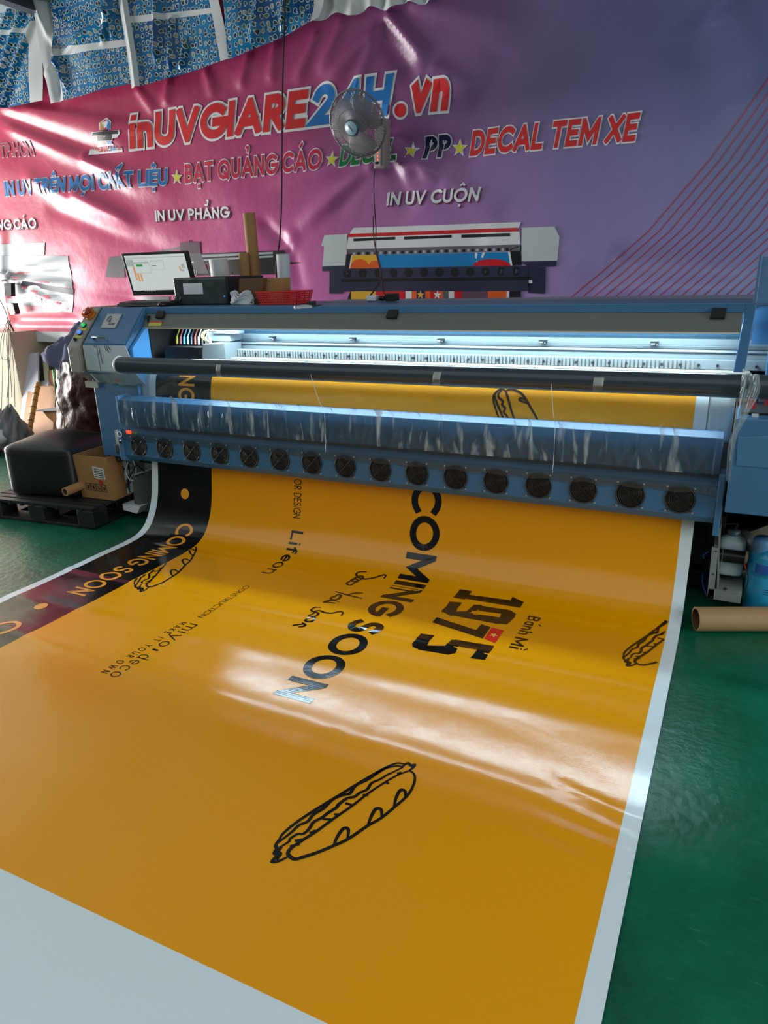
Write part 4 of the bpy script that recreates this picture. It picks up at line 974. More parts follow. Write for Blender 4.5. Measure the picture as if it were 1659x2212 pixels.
# dryer beam and fan bar
beam = part('dryer_beam', MB().prism([(3.350, .862), (3.318, .864), (3.264, .846), (3.262, .692), (3.272, .686), (3.350, .686)], -3.42, -.03), [BLUE], bevel=.003)
part('beam_end_cap', MB().box((-3.432, 3.258, .70), (-3.418, 3.35, .868)), [BLUE2], beam, bevel=.002)
bar = part('fan_bar', MB().prism([(3.325, .670), (3.275, .667), (3.252, .652), (3.250, .640), (3.250, .502), (3.272, .470), (3.325, .470)], -3.41, -.03), [BLUE], bevel=.003)
part('bar_end_plate', MB().prism([(3.24, .662), (3.24, .47), (3.29, .452), (3.34, .452), (3.34, .662)], -3.445, -3.41), [BLUE], bar, bevel=.004)
part('bar_end_plate', MB().prism([(3.235, .70), (3.235, .425), (3.30, .425), (3.34, .48), (3.34, .70)], -.03, -.004), [BLUE], bar, bevel=.004)
fan_me = None
for k in range(16):
    x = -3.284 + k * .20740; c = Vector((x, 3.25, .571))
    if fan_me is None:
        fm = MB(); fm.cyl((0, -.001, 0), (0, .0, 0), .062, n=36, mi=0)
        for r in (.008, .015, .022, .029, .036, .043, .050, .0605): fm.ring((0, -.006, 0), (0, 1, 0), r, .0017 if r < .06 else .0032, 36, 6, 1)
        for s_ in (1, -1):
            fm.cyl((-.062*.72, -.0075, -.062*.72*s_), (.062*.72, -.0075, .062*.72*s_), .0014, n=6, mi=1)
        for a in (45, 135, 225, 315):
            ca, sa = math.cos(math.radians(a)), math.sin(math.radians(a))
            fm.cyl((.059*ca, -.006, .059*sa), (.080*ca, -.003, .080*sa), .0022, n=6, mi=1); fm.cyl((.078*ca, -.001, .078*sa), (.078*ca, -.010, .078*sa), .0048, n=10, mi=2)
        fo = fm.build('cooling_fan', [mat('fan_dark', (16, 13, 11), .6), mat('grille_black', (30, 27, 25), .3), STEEL], bar, recalc=False, loc=(0, 0, 0))
        fan_me = fo.data
        # vertices were stored relative to the printer's base; put them back round the fan's own centre
        off = WL[PR.name]
        for v in fan_me.vertices: v.co = v.co + off
        fo.location = c - WL[PR.name]
    else:
        fo = fo.copy(); COL.objects.link(fo); fo.parent = bar; fo.location = c - WL[PR.name]
lampz = at(278, 933, Y=3.248)
part('indicator_lamp', MB().box((lampz.x - .018, 3.244, lampz.z - .010), (lampz.x + .018, 3.252, lampz.z + .009)), [mat('red_lamp', (220, 40, 20), .3, emit=(255, 60, 30), estr=2.0)], bar, bevel=.002)['label'] = 'small lit red lamp'
part('bar_sticker', MB().box((lampz.x + .022, 3.2485, lampz.z - .006), (lampz.x + .066, 3.2502, lampz.z + .006)), [mat('label_yellow', (184, 172, 60), .5)], bar)
mb = MB().ring(at(258, 938, Y=3.225), (0, 1, 0), .017, .003, 18, 6, 0).cyl(at(260, 955, Y=3.24), at(260, 955, Y=3.215), .010, n=12, mi=1).cyl(at(260, 951, Y=3.215), at(260, 951, Y=3.21), .006, n=10, mi=0)
part('bar_switch', mb, [mat('white_plastic', (220, 224, 226), .4), BLACKM], bar)
part('cable_clip', MB().hexa([at(247, 930, Y=3.27), at(255, 931, Y=3.27), at(257, 960, Y=3.27), at(251, 960, Y=3.27)], (0, .02, 0)), [mat('pale_trim', (176, 178, 160), .5)], bar)
# stand under the machine
lf = MB().box((-3.6, 3.55, .36), (-.0, 3.70, .47)).box((-3.5, 3.6, .0), (-3.42, 3.7, .4)).box((-.06, 3.6, .0), (.02, 3.7, .4)).box((-3.6, 3.35, .47), (-3.38, 3.6, .53)).box((-3.6, 3.62, .02), (.0, 3.72, .10)).box((-3.44, 3.90, .02), (.0, 3.94, .95))
part('stand', lf, [mat('stand_dark', (34, 38, 46), .5)], bevel=.004)
# right end: upright post, cabinet, raised lid
part('cover_post', MB().hexa([(-.028, 3.498, 1.09), (.016, 3.498, 1.09), (.030, 3.498, 1.380), (-.010, 3.498, 1.380)], (0, .045, 0)), [BLUE], bevel=.003)
rc = part('ink_cabinet', MB().box((.006, 3.16, .56), (.75, 4.0, .955)).box((.30, 3.75, .40), (.75, 4.0, .56), 1).box((.10, 3.55, .955), (.75, 4.0, 1.37), 0), [BLUE, DARK], bevel=.005)
part('side_panel', MB().box((.028, 3.60, 1.20), (.75, 3.62, 1.372)), [BLUE], rc)
part('cabinet_hatch', MB().hexa([at(1590, 1006, Y=3.155), at(1700, 1015, Y=3.155), at(1700, 940, Y=3.155), at(1594, 944, Y=3.155)], (0, .012, 0)), [mat('hatch_blue', (66, 116, 150), .35)], rc, bevel=.003)
part('cabinet_lid', MB().hexa([(.020, 3.20, 1.385), (.5, 3.20, 1.385), (.5, 3.24, 1.56), (.016, 3.24, 1.56)], (0, .03, -.006)).box((.020, 3.192, 1.385), (.5, 3.23, 1.392)).box((.014, 3.20, 1.385), (.026, 3.26, 1.565)), [mat('lid_blue', (66, 100, 136), .4)], bevel=.003)
mb = MB().box((.04, 3.22, .985), (.07, 3.26, 1.02), 0).box((.10, 3.22, 1.0), (.13, 3.26, 1.04), 0).box((.02, 3.25, .955), (.6, 3.5, .965), 1).box((.06, 3.20, .955), (.085, 3.212, .968), 2).box((.08, 3.24, 1.01), (.095, 3.28, 1.05), 2)
part('ink_pump', mb, [mat('pump_red', (180, 40, 50), .4), BLACKM, WFILM], rc)
# ================================================================ rolled film hanging across the front, and the clear film
FR = thing('film_roll', 'long dark roll of wrapped film hanging across the front of the printer', 'film roll', (-1.5, 3.19, 1.04))
part('roll', MB().cyl((-3.285, 3.19, 1.070), (.42, 3.19, 1.078), .047, n=32), [mat('dark_film', (50, 60, 68), .22, .0, spec=.35, bump=.05, bscale=14, coat=.25)], FR)
part('end_ring', MB().ring((-3.288, 3.19, 1.070), (1, 0, 0), .046, .007, 32, 8), [mat('white_plastic', (220, 224, 226), .4)], FR)
for (x, w, l, sk) in ((-2.525, .030, .115, -.022), (-1.262, .038, .075, -.012), (-.532, .042, .075, -.004)):
    def tp(u, v, x=x, w=w, l=l, sk=sk):
        a = math.radians(120 + v * l / .048 * 57.3 * .55); z = 1.089 + .0490 * math.sin(a) if True else 0
        s = v * l; ang = s / .049 + math.radians(60)
        return Vector((x + (u - .5) * w + sk * v, 3.19 - .0492 * math.sin(ang), 1.074 + .0492 * math.cos(ang)))
    mb = MB(); mb.grid(tp, 3, 10); mb.build('tape_strip', mat('grey_tape', (150, 154, 152), .6), FR, solid=.001)
def film_mat(name, tint, refl, body, glint=.0, ior=1.5):
    M = bpy.data.materials.new(name); M.use_nodes = True; nt = M.node_tree; N = nt.nodes.new; Lk = nt.links.new
    b = nt.nodes['Principled BSDF']; out = nt.nodes['Material Output']
    b.inputs['Base Color'].default_value = (*lin((190, 205, 210)), 1); b.inputs['Roughness'].default_value = .08; b.inputs['Specular IOR Level'].default_value = refl
    t = N('ShaderNodeBsdfTransparent'); t.inputs[0].default_value = (*tint, 1)
    g = N('ShaderNodeBsdfGlossy'); g.inputs['Roughness'].default_value = .06
    mx = N('ShaderNodeMixShader'); mx.inputs[0].default_value = body; Lk(t.outputs[0], mx.inputs[1]); Lk(b.outputs[0], mx.inputs[2])
    fr = N('ShaderNodeFresnel'); fr.inputs[0].default_value = ior
    m2 = N('ShaderNodeMixShader'); Lk(fr.outputs[0], m2.inputs[0]); Lk(mx.outputs[0], m2.inputs[1]); Lk(g.outputs[0], m2.inputs[2]); Lk(m2.outputs[0], out.inputs['Surface'])
    tc = N('ShaderNodeTexCoord'); mp = N('ShaderNodeMapping'); mp.inputs['Scale'].default_value = (1, 1, .35); Lk(tc.outputs['Object'], mp.inputs['Vector'])
    n = N('ShaderNodeTexNoise'); n.inputs['Scale'].default_value = 16; n.inputs['Detail'].default_value = 3; Lk(mp.outputs[0], n.inputs['Vector'])
    bp = N('ShaderNodeBump'); bp.inputs['Strength'].default_value = .25; bp.inputs['Distance'].default_value = .02; Lk(n.outputs['Fac'], bp.inputs['Height'])
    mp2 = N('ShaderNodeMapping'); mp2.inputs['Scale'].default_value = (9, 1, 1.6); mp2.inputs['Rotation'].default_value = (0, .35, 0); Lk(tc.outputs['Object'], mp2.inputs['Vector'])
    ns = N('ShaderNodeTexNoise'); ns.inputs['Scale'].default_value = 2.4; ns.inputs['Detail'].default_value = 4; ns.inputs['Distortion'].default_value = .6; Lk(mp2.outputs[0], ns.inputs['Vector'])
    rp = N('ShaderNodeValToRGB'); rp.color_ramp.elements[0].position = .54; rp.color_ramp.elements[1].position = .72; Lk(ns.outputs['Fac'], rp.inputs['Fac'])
    ma = N('ShaderNodeMath'); ma.operation = 'MULTIPLY_ADD'; ma.inputs[1].default_value = glint; ma.inputs[2].default_value = body; Lk(rp.outputs['Color'], ma.inputs[0]); Lk(ma.outputs[0], mx.inputs[0])  # white streaks painted in for the light that the creases catch
    Lk(bp.outputs['Normal'], g.inputs['Normal']); Lk(bp.outputs['Normal'], fr.inputs['Normal']); Lk(bp.outputs['Normal'], b.inputs['Normal'])
    return M
CLEAR = film_mat('clear_film', (.93, .95, .95), .3, .05, 0, 1.4)
GLINTED = film_mat('glint_film', (.93, .95, .95), .3, .05, .75, 1.36)
CF = thing('clear_film', 'crinkled clear plastic film taped over the front of the blue printer', 'plastic film', (-1.7, 3.22, .62))
rs = random.Random(11)
WR = [(rs.uniform(-3.4, 0), rs.uniform(-.9, .9) * .5, rs.uniform(.004, .012), rs.uniform(.001, .006), rs.uniform(.2, .8)) for _ in range(330)]
path = [(3.142, 1.065), (3.150, 1.035), (3.185, .96), (3.215, .91), (3.256, .862), (3.255, .846), (3.254, .78), (3.254, .70), (3.247, .664), (3.244, .64), (3.244, .607)]
pcl = np.concatenate([[0], np.cumsum([math.dist(a, b) for a, b in zip(path, path[1:])])])
def film(u, v, x0, x1):
    s = v * pcl[-1]; y = float(np.interp(s, pcl, [p[0] for p in path])); z = float(np.interp(s, pcl, [p[1] for p in path])); x = x0 + (x1 - x0) * u
    e = 0
    if z < .86:
        for (xc_, sl, w, h, zc_) in WR:
            d = x - xc_ - sl * (z - .78)
            if abs(d) < 3 * w: e += h * math.exp(-(d / w) ** 2) * max(0, 1 - ((z - .77) / .085) ** 2) * (1.0 if x < -2.0 or x > -1.6 else .5)
    else: e = .004 * math.sin(x * 5 + z * 20) * math.sin(math.pi * min(1, max(0, (z - .86) / .2)))
    return Vector((x, y - .003 - e, z + (.004 * math.sin(x * 40) if v > .99 else 0)))
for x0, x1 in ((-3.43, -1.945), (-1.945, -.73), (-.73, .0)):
    mb = MB(); mb.grid(lambda u, v: film(u, 1 - v, x0, x1), int((x1 - x0) / .011), 46, lambda u, v: 1 if .18 < v < .60 else 0); mb.build('film_width', [CLEAR, GLINTED], CF, recalc=False)
mb = MB()
for x in (-1.945, -.73):
    mb.tube([film(0, v, x, x + 1) + Vector((0, -.002, 0)) for v in np.linspace(0, .93, 40)], .0011, 5)
mb.build('film_seam', mat('seam', (214, 220, 222), .2), CF)
# crumpled clear film at the right end
mb = MB(); rs = random.Random(5)
cl = [at(1604, 796, Y=3.14), at(1598, 850, Y=3.12), at(1592, 905, Y=3.11), at(1574, 960, Y=3.12), at(1568, 1040, Y=3.14)]
cr_ = [at(1640, 812, Y=3.13), at(1640, 850, Y=3.12), at(1612, 905, Y=3.11), at(1590, 950, Y=3.12), at(1578, 1040, Y=3.14)]
cl = smoothpath(cl, 8); cr_ = smoothpath(cr_, 8); n = len(cl) - 1
def crum(u, v):
    v = 1 - v
    i = min(n, round(v * n)); p = cl[i] * (1 - u) + cr_[i] * u
    return p + Vector((0, -.018 * math.sin(u * 11 + v * 3) * (1 - .5 * v) - .008 * math.sin(u * 23 + v * 17), .004 * math.sin(u * 9)))
mb.grid(crum, 26, n)
tag(mb.build('gathered_film', film_mat('clear_film_shiny', (.86, .9, .9), .8, .35, .5), recalc=False), 'gathered clear plastic film hanging below the post at the right end of the printer', 'plastic film')  # whitish body and streaks put its bright highlights into the colour
# ================================================================ things on top of the printer
ZT = 1.381
KRAFT = mat('kraft_card', (160, 118, 72), .75, var=.08, vscale=9); KRAFT_IN = mat('kraft_inside', (96, 66, 40), .85); PAPER = mat('white_paper', (200, 204, 208), .6)
# monitor
MO = thing('monitor', 'black framed computer monitor showing a white program window beside the computer case', 'monitor', (-3.5, 3.80, ZT))
bl = Vector((-3.700, 3.79, 1.440)); br = Vector((-3.195, 3.83, 1.440)); up = Vector((-.012, -.045, .262)); bk = Vector((-.002, .03, .006))
def mon(u, v, off=0): return bl + (br - bl) * u + up * v + Vector((.004, -.05, -.01)).normalized() * off
mb = MB().hexa([mon(0, 0), mon(1, 0), mon(1, 1), mon(0, 1)], bk); part_ = mb.build('housing', DARK, MO, bevel=.004)
mb = MB().hexa([mon(.15, .1) + bk, mon(.85, .1) + bk, mon(.85, .9) + bk, mon(.15, .9) + bk], bk * .8); mb.build('back_shell', DARK, MO, bevel=.01)
scr_m = [mat('screen_white', (20, 20, 20), .3, emit=(222, 232, 230), estr=.72), mat('screen_grey', (20, 20, 20), .3, emit=(190, 202, 200), estr=.62), mat('screen_green', (10, 20, 10), .3, emit=(50, 170, 70), estr=.7), mat('screen_orange', (20, 10, 5), .3, emit=(232, 170, 120), estr=.7), mat('screen_text', (20, 20, 20), .3, emit=(90, 100, 100), estr=.5), mat('screen_bar', (10, 10, 10), .3, emit=(18, 20, 22), estr=.5)]
mb = MB()
def sq(u0, v0, u1, v1, mi, o): mb.add([mon(u0, v0, o), mon(u1, v0, o), mon(u1, v1, o), mon(u0, v1, o)], [(0, 1, 2, 3)], mi)
sq(.04, .10, .965, .955, 0, .0012); sq(.04, .10, .965, .125, 5, .0018); sq(.04, .885, .965, .90, 1, .0018); sq(.05, .70, .16, .86, 1, .0017)
sq(.155, .53, .40, .80, 1, .0018); sq(.16, .54, .395, .76, 0, .0021); sq(.19, .69, .29, .745, 2, .0026); sq(.13, .38, .16, .70, 3, .002); sq(.17, .34, .20, .54, 3, .0023); sq(.215, .34, .24, .52, 3, .0023)
sq(.42, .60, .62, .82, 1, .0017); sq(.425, .605, .615, .80, 0, .0020); sq(.44, .69, .50, .71, 4, .0025); sq(.84, .56, .865, .66, 3, .002); sq(.88, .62, .93, .72, 1, .002); sq(.865, .55, .90, .60, 1, .002)
for k in range(6): sq(.22 + k*.03, .105, .237 + k*.03, .119, 1, .0024)
mb.build('screen', scr_m, MO, recalc=False)
mb = MB().hexa([(-3.42, 3.86, ZT + .02), (-3.28, 3.86, ZT + .02), (-3.31, 3.85, 1.46), (-3.39, 3.85, 1.46)], (0, .03, 0)).lathe([(.0001, 0), (.11, 0), (.105, .018), (.0001, .022)], Matrix.Translation((-3.35, 3.86, ZT)), 28)
mb.build('stand', DARK, MO, bevel=.003)
# keyboard
KB = thing('keyboard', 'black keyboard lying on the printer cover in front of the monitor', 'keyboard', (-3.46, 3.60, ZT))
k0 = Vector((-3.64, 3.575, ZT)); kx = Vector((.42, -.02, 0)); ky = Vector((.012, .13, .0)); 
mb = MB().hexa([k0, k0 + kx, k0 + kx + ky, k0 + ky], [Vector((0, 0, .016)), Vector((0, 0, .016)), Vector((0, 0, .026)), Vector((0, 0, .026))]); mb.build('body', DARK, KB, bevel=.003)
key0 = None
for r in range(5):
    for c_ in range(17):
        d_ = kx * (c_ * .0555) + ky * (r * .175) + Vector((0, 0, .01 * r * .175))
        if key0 is None:
            o_ = k0 + kx * .03 + ky * .08 + Vector((0, 0, .017))
            key0 = MB().hexa([o_, o_ + kx * .046, o_ + kx * .046 + ky * .14 + Vector((0, 0, .0015)), o_ + ky * .14 + Vector((0, 0, .0015))], Vector((0, 0, .008))).build('key', mat('key_black', (40, 41, 44), .4), KB)
        else: again(key0, KB, d_)
MU = thing('computer_mouse', 'dark computer mouse with a red glow between keyboard and computer case', 'mouse', (-3.235, 3.56, ZT))
MB().ball((-3.235, 3.57, ZT + .012), (.030, .052, .022), 0, 18, 10).build('shell', mat('mouse_dark', (40, 20, 22), .3), MU)
MB().box((-3.262, 3.545, ZT + .004), (-3.23, 3.60, ZT + .012)).build('red_glow', mat('mouse_red', (200, 20, 20), .3, emit=(255, 30, 20), estr=.6), MU, bevel=.003)
# computer case lying down
PCs = thing('computer_case', 'black computer case lying on its side with a white paper sheet on its front', 'computer', (-3.06, 3.88, ZT))
mb = MB().box((-3.27, 3.71, ZT), (-2.855, 4.10, ZT + .165)); mb.build('case', DARK, PCs, bevel=.008)
MB().box((-3.262, 3.700, ZT + .006), (-2.862, 3.712, ZT + .158)).build('front_panel', mat('gloss_grey', (58, 66, 66), .2, var=.3, vscale=14), PCs, bevel=.006)
MB().box((-3.185, 3.697, ZT + .065), (-3.035, 3.7005, ZT + .130)).build('paper_sheet', PAPER, PCs)
MB().cyl((-2.875, 3.70, ZT + .05), (-2.875, 3.696, ZT + .05), .004, n=10).build('power_lamp', mat('tiny_blue', (40, 80, 160), .3, emit=(80, 140, 255), estr=.8), PCs)
MB().ring((-3.235, 3.698, ZT + .045), (0, 1, 0), .020, .005, 20, 6).cyl((-3.235, 3.70, ZT + .045), (-3.235, 3.694, ZT + .045), .016, n=18).build('round_knob', mat('knob', (60, 62, 66), .25), PCs)
# rolls standing behind
tag(MB().pipe((-3.06, 4.33, 0), at(537.5, 460, Y=4.33), .041, .035, 32, 0, 1).build('cardboard_tube', [KRAFT, KRAFT_IN]), 'tallest brown cardboard tube standing upright behind the computer case', 'cardboard tube', 'cardboard tubes standing behind the printer')
tag(MB().pipe((-3.13, 4.26, 0), at(526, 546, Y=4.26), .034, .028, 28, 0, 1).build('cardboard_tube', [KRAFT, KRAFT_IN]), 'shorter cardboard tube half hidden behind the tall upright one', 'cardboard tube', 'cardboard tubes standing behind the printer')
a = at(471, 560, Y=4.22); tag(MB().pipe((a.x + .05, 4.27, 0), (a.x, 4.22, a.z), .063, .03, 32).build('paper_roll', [PAPER]), 'thick white paper roll standing behind the computer case near the monitor', 'paper roll', 'white paper rolls behind the printer')
a = at(611, 549, Y=4.22); tag(MB().pipe((a.x - .10, 4.33, 0), (a.x, 4.22, a.z), .044, .012, 32).build('paper_roll', [PAPER]), 'slim white paper roll leaning behind the red basket', 'paper roll', 'white paper rolls behind the printer')
# cut cardboard core with crumpled paper, and a small brown box
CB = thing('cardboard_wrap', 'bent brown cardboard piece with crumpled white paper beside the computer case', 'cardboard', (-2.73, 3.74, ZT))
mb = MB().hexa([(-2.79, 3.71, ZT), (-2.63, 3.72, ZT), (-2.60, 3.73, ZT + .150), (-2.77, 3.72, ZT + .150)], (0, .10, 0)); mb.build('shell', [KRAFT_IN], CB, bevel=.004)
for k in range(4):
    mb = MB(); rs = random.Random(k)
    def cr(u, v, k=k): return Vector((-2.825 + .15 * u + .006 * k + .012 * math.sin(v * 5 + k), 3.705 - .010 * k + .02 * math.sin(u * 7 + k) * v, ZT + .002 + v * (.070 - .012 * k + .012 * math.sin(u * 9 + k)) ))
    mb.grid(cr, 12, 8); mb.build('crumpled_paper', PAPER, CB, recalc=False, solid=.001)
tag(MB().hexa([(-2.625, 3.76, ZT), (-2.50, 3.76, ZT), (-2.495, 3.77, ZT + .148), (-2.62, 3.77, ZT + .148)], (0, .09, 0)).build('cardboard_piece', [KRAFT], bevel=.003), 'small upright brown cardboard box right behind the red basket', 'cardboard box')
# red basket with holes
BK = thing('plastic_basket', 'red perforated plastic basket on top of the printer', 'basket', (-2.46, 3.70, ZT))
REDP = mat('basket_red', (206, 30, 28), .35)
bx0, bx1, by0, by1, bh = -2.585, -2.335, 3.655, 3.80, .066
def bside(p0, p1, n, ln, name):
    mb = MB(); p0 = Vector(p0); p1 = Vector(p1); d = p1 - p0; outw = Vector((d.y, -d.x, 0)).normalized(); flare = .016
    def w(u, v): return p0 + d * u + outw * (flare * v) + (Vector((0, 0, bh * v))) + d.normalized() * ((u - .5) * 2 * flare * v)
    for j in range(6):
        v = j / 5; mb.tube([w(0, v), w(1, v)], .0032 if 0 < j < 5 else .005, 6)
    for i in range(n + 1): mb.tube([w(i / n, 0), w(i / n, 1)], .0028, 6)
    mb.build(name, REDP, BK, recalc=False)
bside((bx0, by0, ZT + .005), (bx1, by0, ZT + .005), 18, 0, 'front_side'); bside((bx1, by0, ZT + .005), (bx1, by1, ZT + .005), 10, 0, 'end_side')
bside((bx1, by1, ZT + .005), (bx0, by1, ZT + .005), 18, 0, 'back_side'); bside((bx0, by1, ZT + .005), (bx0, by0, ZT + .005), 10, 0, 'end_side')
MB().box((bx0, by0, ZT), (bx1, by1, ZT + .005)).build('base', REDP, BK)
# snips
SN = thing('snips', 'small grey and white snips lying on the printer cover beside the red basket', 'snips', (-2.25, 3.66, ZT))
a = at(636, 664, Z=ZT + .01); b = at(672, 662, Z=ZT + .01); c = at(698, 658, Z=ZT + .012)
MB().tube([a, a.lerp(b, .5) + Vector((0, .01, .003)), b], [.007, .009, .008], 8).tube([a + Vector((.02, -.02, 0)), a.lerp(b, .6) + Vector((0, -.018, .003)), b], [.007, .009, .008], 8).build('grips', mat('snip_grey', (150, 156, 164), .4), SN)
MB().tube([b, b.lerp(c, .5), c], [.006, .005, .001], 6).build('blades', mat('blade_dark', (60, 62, 68), .3, .7), SN)
MB().cyl(b + Vector((-.02, .0, .012)), b + Vector((.02, .012, .016)), .012, n=12).build('spring_guard', BLACKM, SN)
# adapters
tag(MB().box((-1.985, 3.85, 1.388), (-1.925, 3.90, 1.418)).cyl((-1.965, 3.85, 1.40), (-1.965, 3.84, 1.40), .009, n=10).build('power_plug', mat('plug_white', (220, 222, 222), .35), bevel=.004), 'white plug socket lying on the printer under the fan cord', 'plug')
AD = thing('power_adapter', 'black power adapter block lying on the printer right of the white plug', 'adapter', (-1.84, 3.86, 1.388))
MB().box((-1.865, 3.845, 1.388), (-1.795, 3.90, 1.428)).build('block', DARK, AD, bevel=.005); MB().ball((-1.888, 3.86, 1.402), (.024, .022, .014), 0, 14, 8).build('plug_head', DARK, AD)
# ================================================================ wall fan and cords
FA_ = thing('wall_fan', 'grey wall mounted fan with round wire guard in front of the headline', 'fan', (-2.48, 5.40, 2.30))
fc = Vector(at(772, 268, Y=5.06)); fn = Vector((.02, -1, .02)).normalized()
# the guard faces a little to the left of the viewer and slightly down
fn = (Vector((0, 0, 1.55)) - fc).normalized(); side = Vector((0, 0, 1)).cross(fn).normalized(); fn = (fn - side * .60 + Vector((0, 0, -.34))).normalized()
FMx = Matrix.Translation(fc) @ fn.to_track_quat('Z', 'Y').to_matrix().to_4x4()
WIRE = mat('guard_wire', (120, 122, 128), .35, .2); RG = .218
def fp(r, a, z): return FMx @ Vector((r * math.cos(a), r * math.sin(a), z))
mb = MB(); mb.ring(fc, fn, RG, .0075, 56, 8)
for k in range(96):
    a = k * 2 * math.pi / 96
    mb.tube([fp(.052, a, .085), fp(.10, a, .080), fp(.16, a, .062), fp(.20, a, .035), fp(RG, a, 0)], .0017, 4, 0, False)
    if k % 2 == 0: mb.tube([fp(RG, a, 0), fp(.20, a, -.03), fp(.13, a, -.055), fp(.07, a, -.06)], .0017, 4, 0, False)
for r, z in ((.115, .078), (.175, .054)): mb.ring(FMx @ Vector((0, 0, z)), fn, r, .0015, 48, 4)
mb.build('wire_guard', WIRE, FA_, recalc=False)
hub = MB().lathe([(.0001, .078), (.056, .078), (.056, .088), (.050, .094), (.0001, .096)], FMx, 32, 1).lathe([(.0001, .0945), (.0465, .0945), (.045, .0975), (.0001, .098)], FMx, 32, 0)
hb = hub.build('badge', [mat('badge_blue', (156, 190, 204), .3), mat('badge_rim', (70, 84, 96), .4)], FA_)
mb = MB()
polys, w = textpolys('SENKO', .22, .16)
for q in polys: mb.add([FMx @ Matrix.Rotation(-1.05, 4, 'Z') @ Vector((-.026 + .052 * a_ / w, -.006 + .011 * b_, .0990)) for a_, b_ in q], [tuple(range(len(q)))])
mb.build('badge_lettering', mat('badge_ink', (30, 44, 60), .4), FA_, recalc=False)
BLD = mat('blade_translucent', (170, 160, 166), .3, alpha=.6)
for k in range(3):
    mb = MB()
    def bl_(u, v, k=k):
        r = .035 + .165 * v; wd = .75 + .75 * math.sin(math.pi * min(1, v * .75 + .12)); a = k * 2.0944 + .4 + (u - .5) * wd * 1.25 + .25 * v
        return fp(r, a, .012 + (u - .5) * .045)
    mb.grid(bl_, 14, 12); mb.build('blade', BLD, FA_, recalc=False, solid=.002)
mb = MB().lathe([(.0001, -.12), (.05, -.12), (.062, -.10), (.062, -.03), (.035, .02), (.03, .05), (.0001, .055)], FMx, 28); mb.build('motor_housing', mat('fan_grey', (128, 122, 122), .4), FA_)
base = Vector(at(822, 318, Y=5.36)); mbk = MB()
mbk.hexa([base + Vector(v) for v in ((-.055, -.02, -.145), (.04, -.02, -.145), (.055, -.02, .19), (-.03, -.02, .19))], (0, .10, 0)); mbk.tube([FMx @ Vector((0, 0, -.10)), base + Vector((0, .0, .16)), base + Vector((0, .03, .05))], [.03, .03, .03], 10)
hs = mbk.build('wall_bracket', mat('fan_pale', (150, 140, 140), .4), FA_, bevel=.015)
mb = MB().hexa([base + Vector(v) for v in ((-.045, -.026, -.13), (.005, -.026, -.13), (.012, -.026, .0), (-.035, -.026, .0))], (0, .006, 0), 0)
for z in (-.035, -.06, -.085): mb.cyl(base + Vector((-.012, -.03, z)), base + Vector((-.012, -.024, z)), .005, n=10, mi=1)
mb.ball(base + Vector((-.022, -.028, -.108)), (.018, .005, .009), 2, 14, 8)
mb.build('control_panel', [mat('panel_pale', (196, 184, 184), .4), mat('panel_lamp', (240, 90, 60), .4, emit=(255, 90, 50), estr=2.2), BLACKM], FA_)
CORD = mat('cord_black', (18, 16, 18), .5)
pts = [at(809, 355, Y=5.36), at(807, 400, Y=5.36), at(809, 450, Y=5.34), at(812, 490, Y=5.2), at(812, 540, Y=4.8), at(822, 600, Y=4.2), Vector((-1.966, 3.842, 1.402))]
tag(MB().tube(smoothpath(pts, 8), .0045, 6).build('fan_cord', CORD), 'thin black cord hanging from the wall fan down to the white plug', 'cord')
pts = [at(806, 468, Y=5.37), at(808, 520, Y=4.9), at(818, 560, Y=4.5), at(826, 610, Y=4.0), at(832, 636, Y=3.93), at(860, 645, Y=3.87)]
tag(MB().tube(smoothpath(pts, 8), .004, 6).build('adapter_cord', CORD), 'second black cord looping down to the black power adapter', 'cord')
pts = [at(617, -20, Y=5.30), at(614, 60, Y=5.30), at(610, 200, Y=5.29), at(609, 330, Y=5.29), at(608, 440, Y=5.25), at(604, 520, Y=5.0), at(596, 580, Y=4.6), Vector((-2.9, 4.35, 1.30))]
tag(MB().tube(smoothpath(pts, 8), .006, 6).build('long_cable', CORD), 'long black cord hanging from the ceiling down behind the printer', 'cord')
# ================================================================ left side clutter
PLB = mat('pallet_black', (24, 25, 27), .5, var=.3, vscale=14)
def xf(p, ang): return Matrix.Translation(p) @ Matrix.Rotation(ang, 4, 'Z')
PM = xf((-4.60, 3.07, 0), .085)
PAL = thing('plastic_pallet', 'black plastic pallet on the green floor holding the pouf and cartons', 'pallet', (-4.15, 3.5, 0))
PW, PD, PH = .93, .90, .142
mb = MB()
for j in range(14): mb.box((0, j * PD / 14 + .004, PH - .020), (PW, (j + 1) * PD / 14 - .010, PH), 0, PM)
for i in range(9): mb.box((i * PW / 9 + .002, 0, PH - .030), (i * PW / 9 + .024, PD, PH - .006), 0, PM)
mb.build('deck', PLB, PAL, recalc=False)
mb = MB()
for j in (0, .36, .74):
    mb.box((0, j, 0), (PW, j + .14, .022), 0, PM)
for i in (0, .38, .79): mb.box((i, 0, 0), (i + .14, PD, .020), 0, PM)
mb.build('bottom_runners', PLB, PAL, bevel=.003)
for i in (0, .38, .80):
    for j in (0, .37, .76):
        MB().box((i, j, .018), (i + .13, j + .14, PH - .018), 0, PM).build('block', PLB, PAL, bevel=.006)
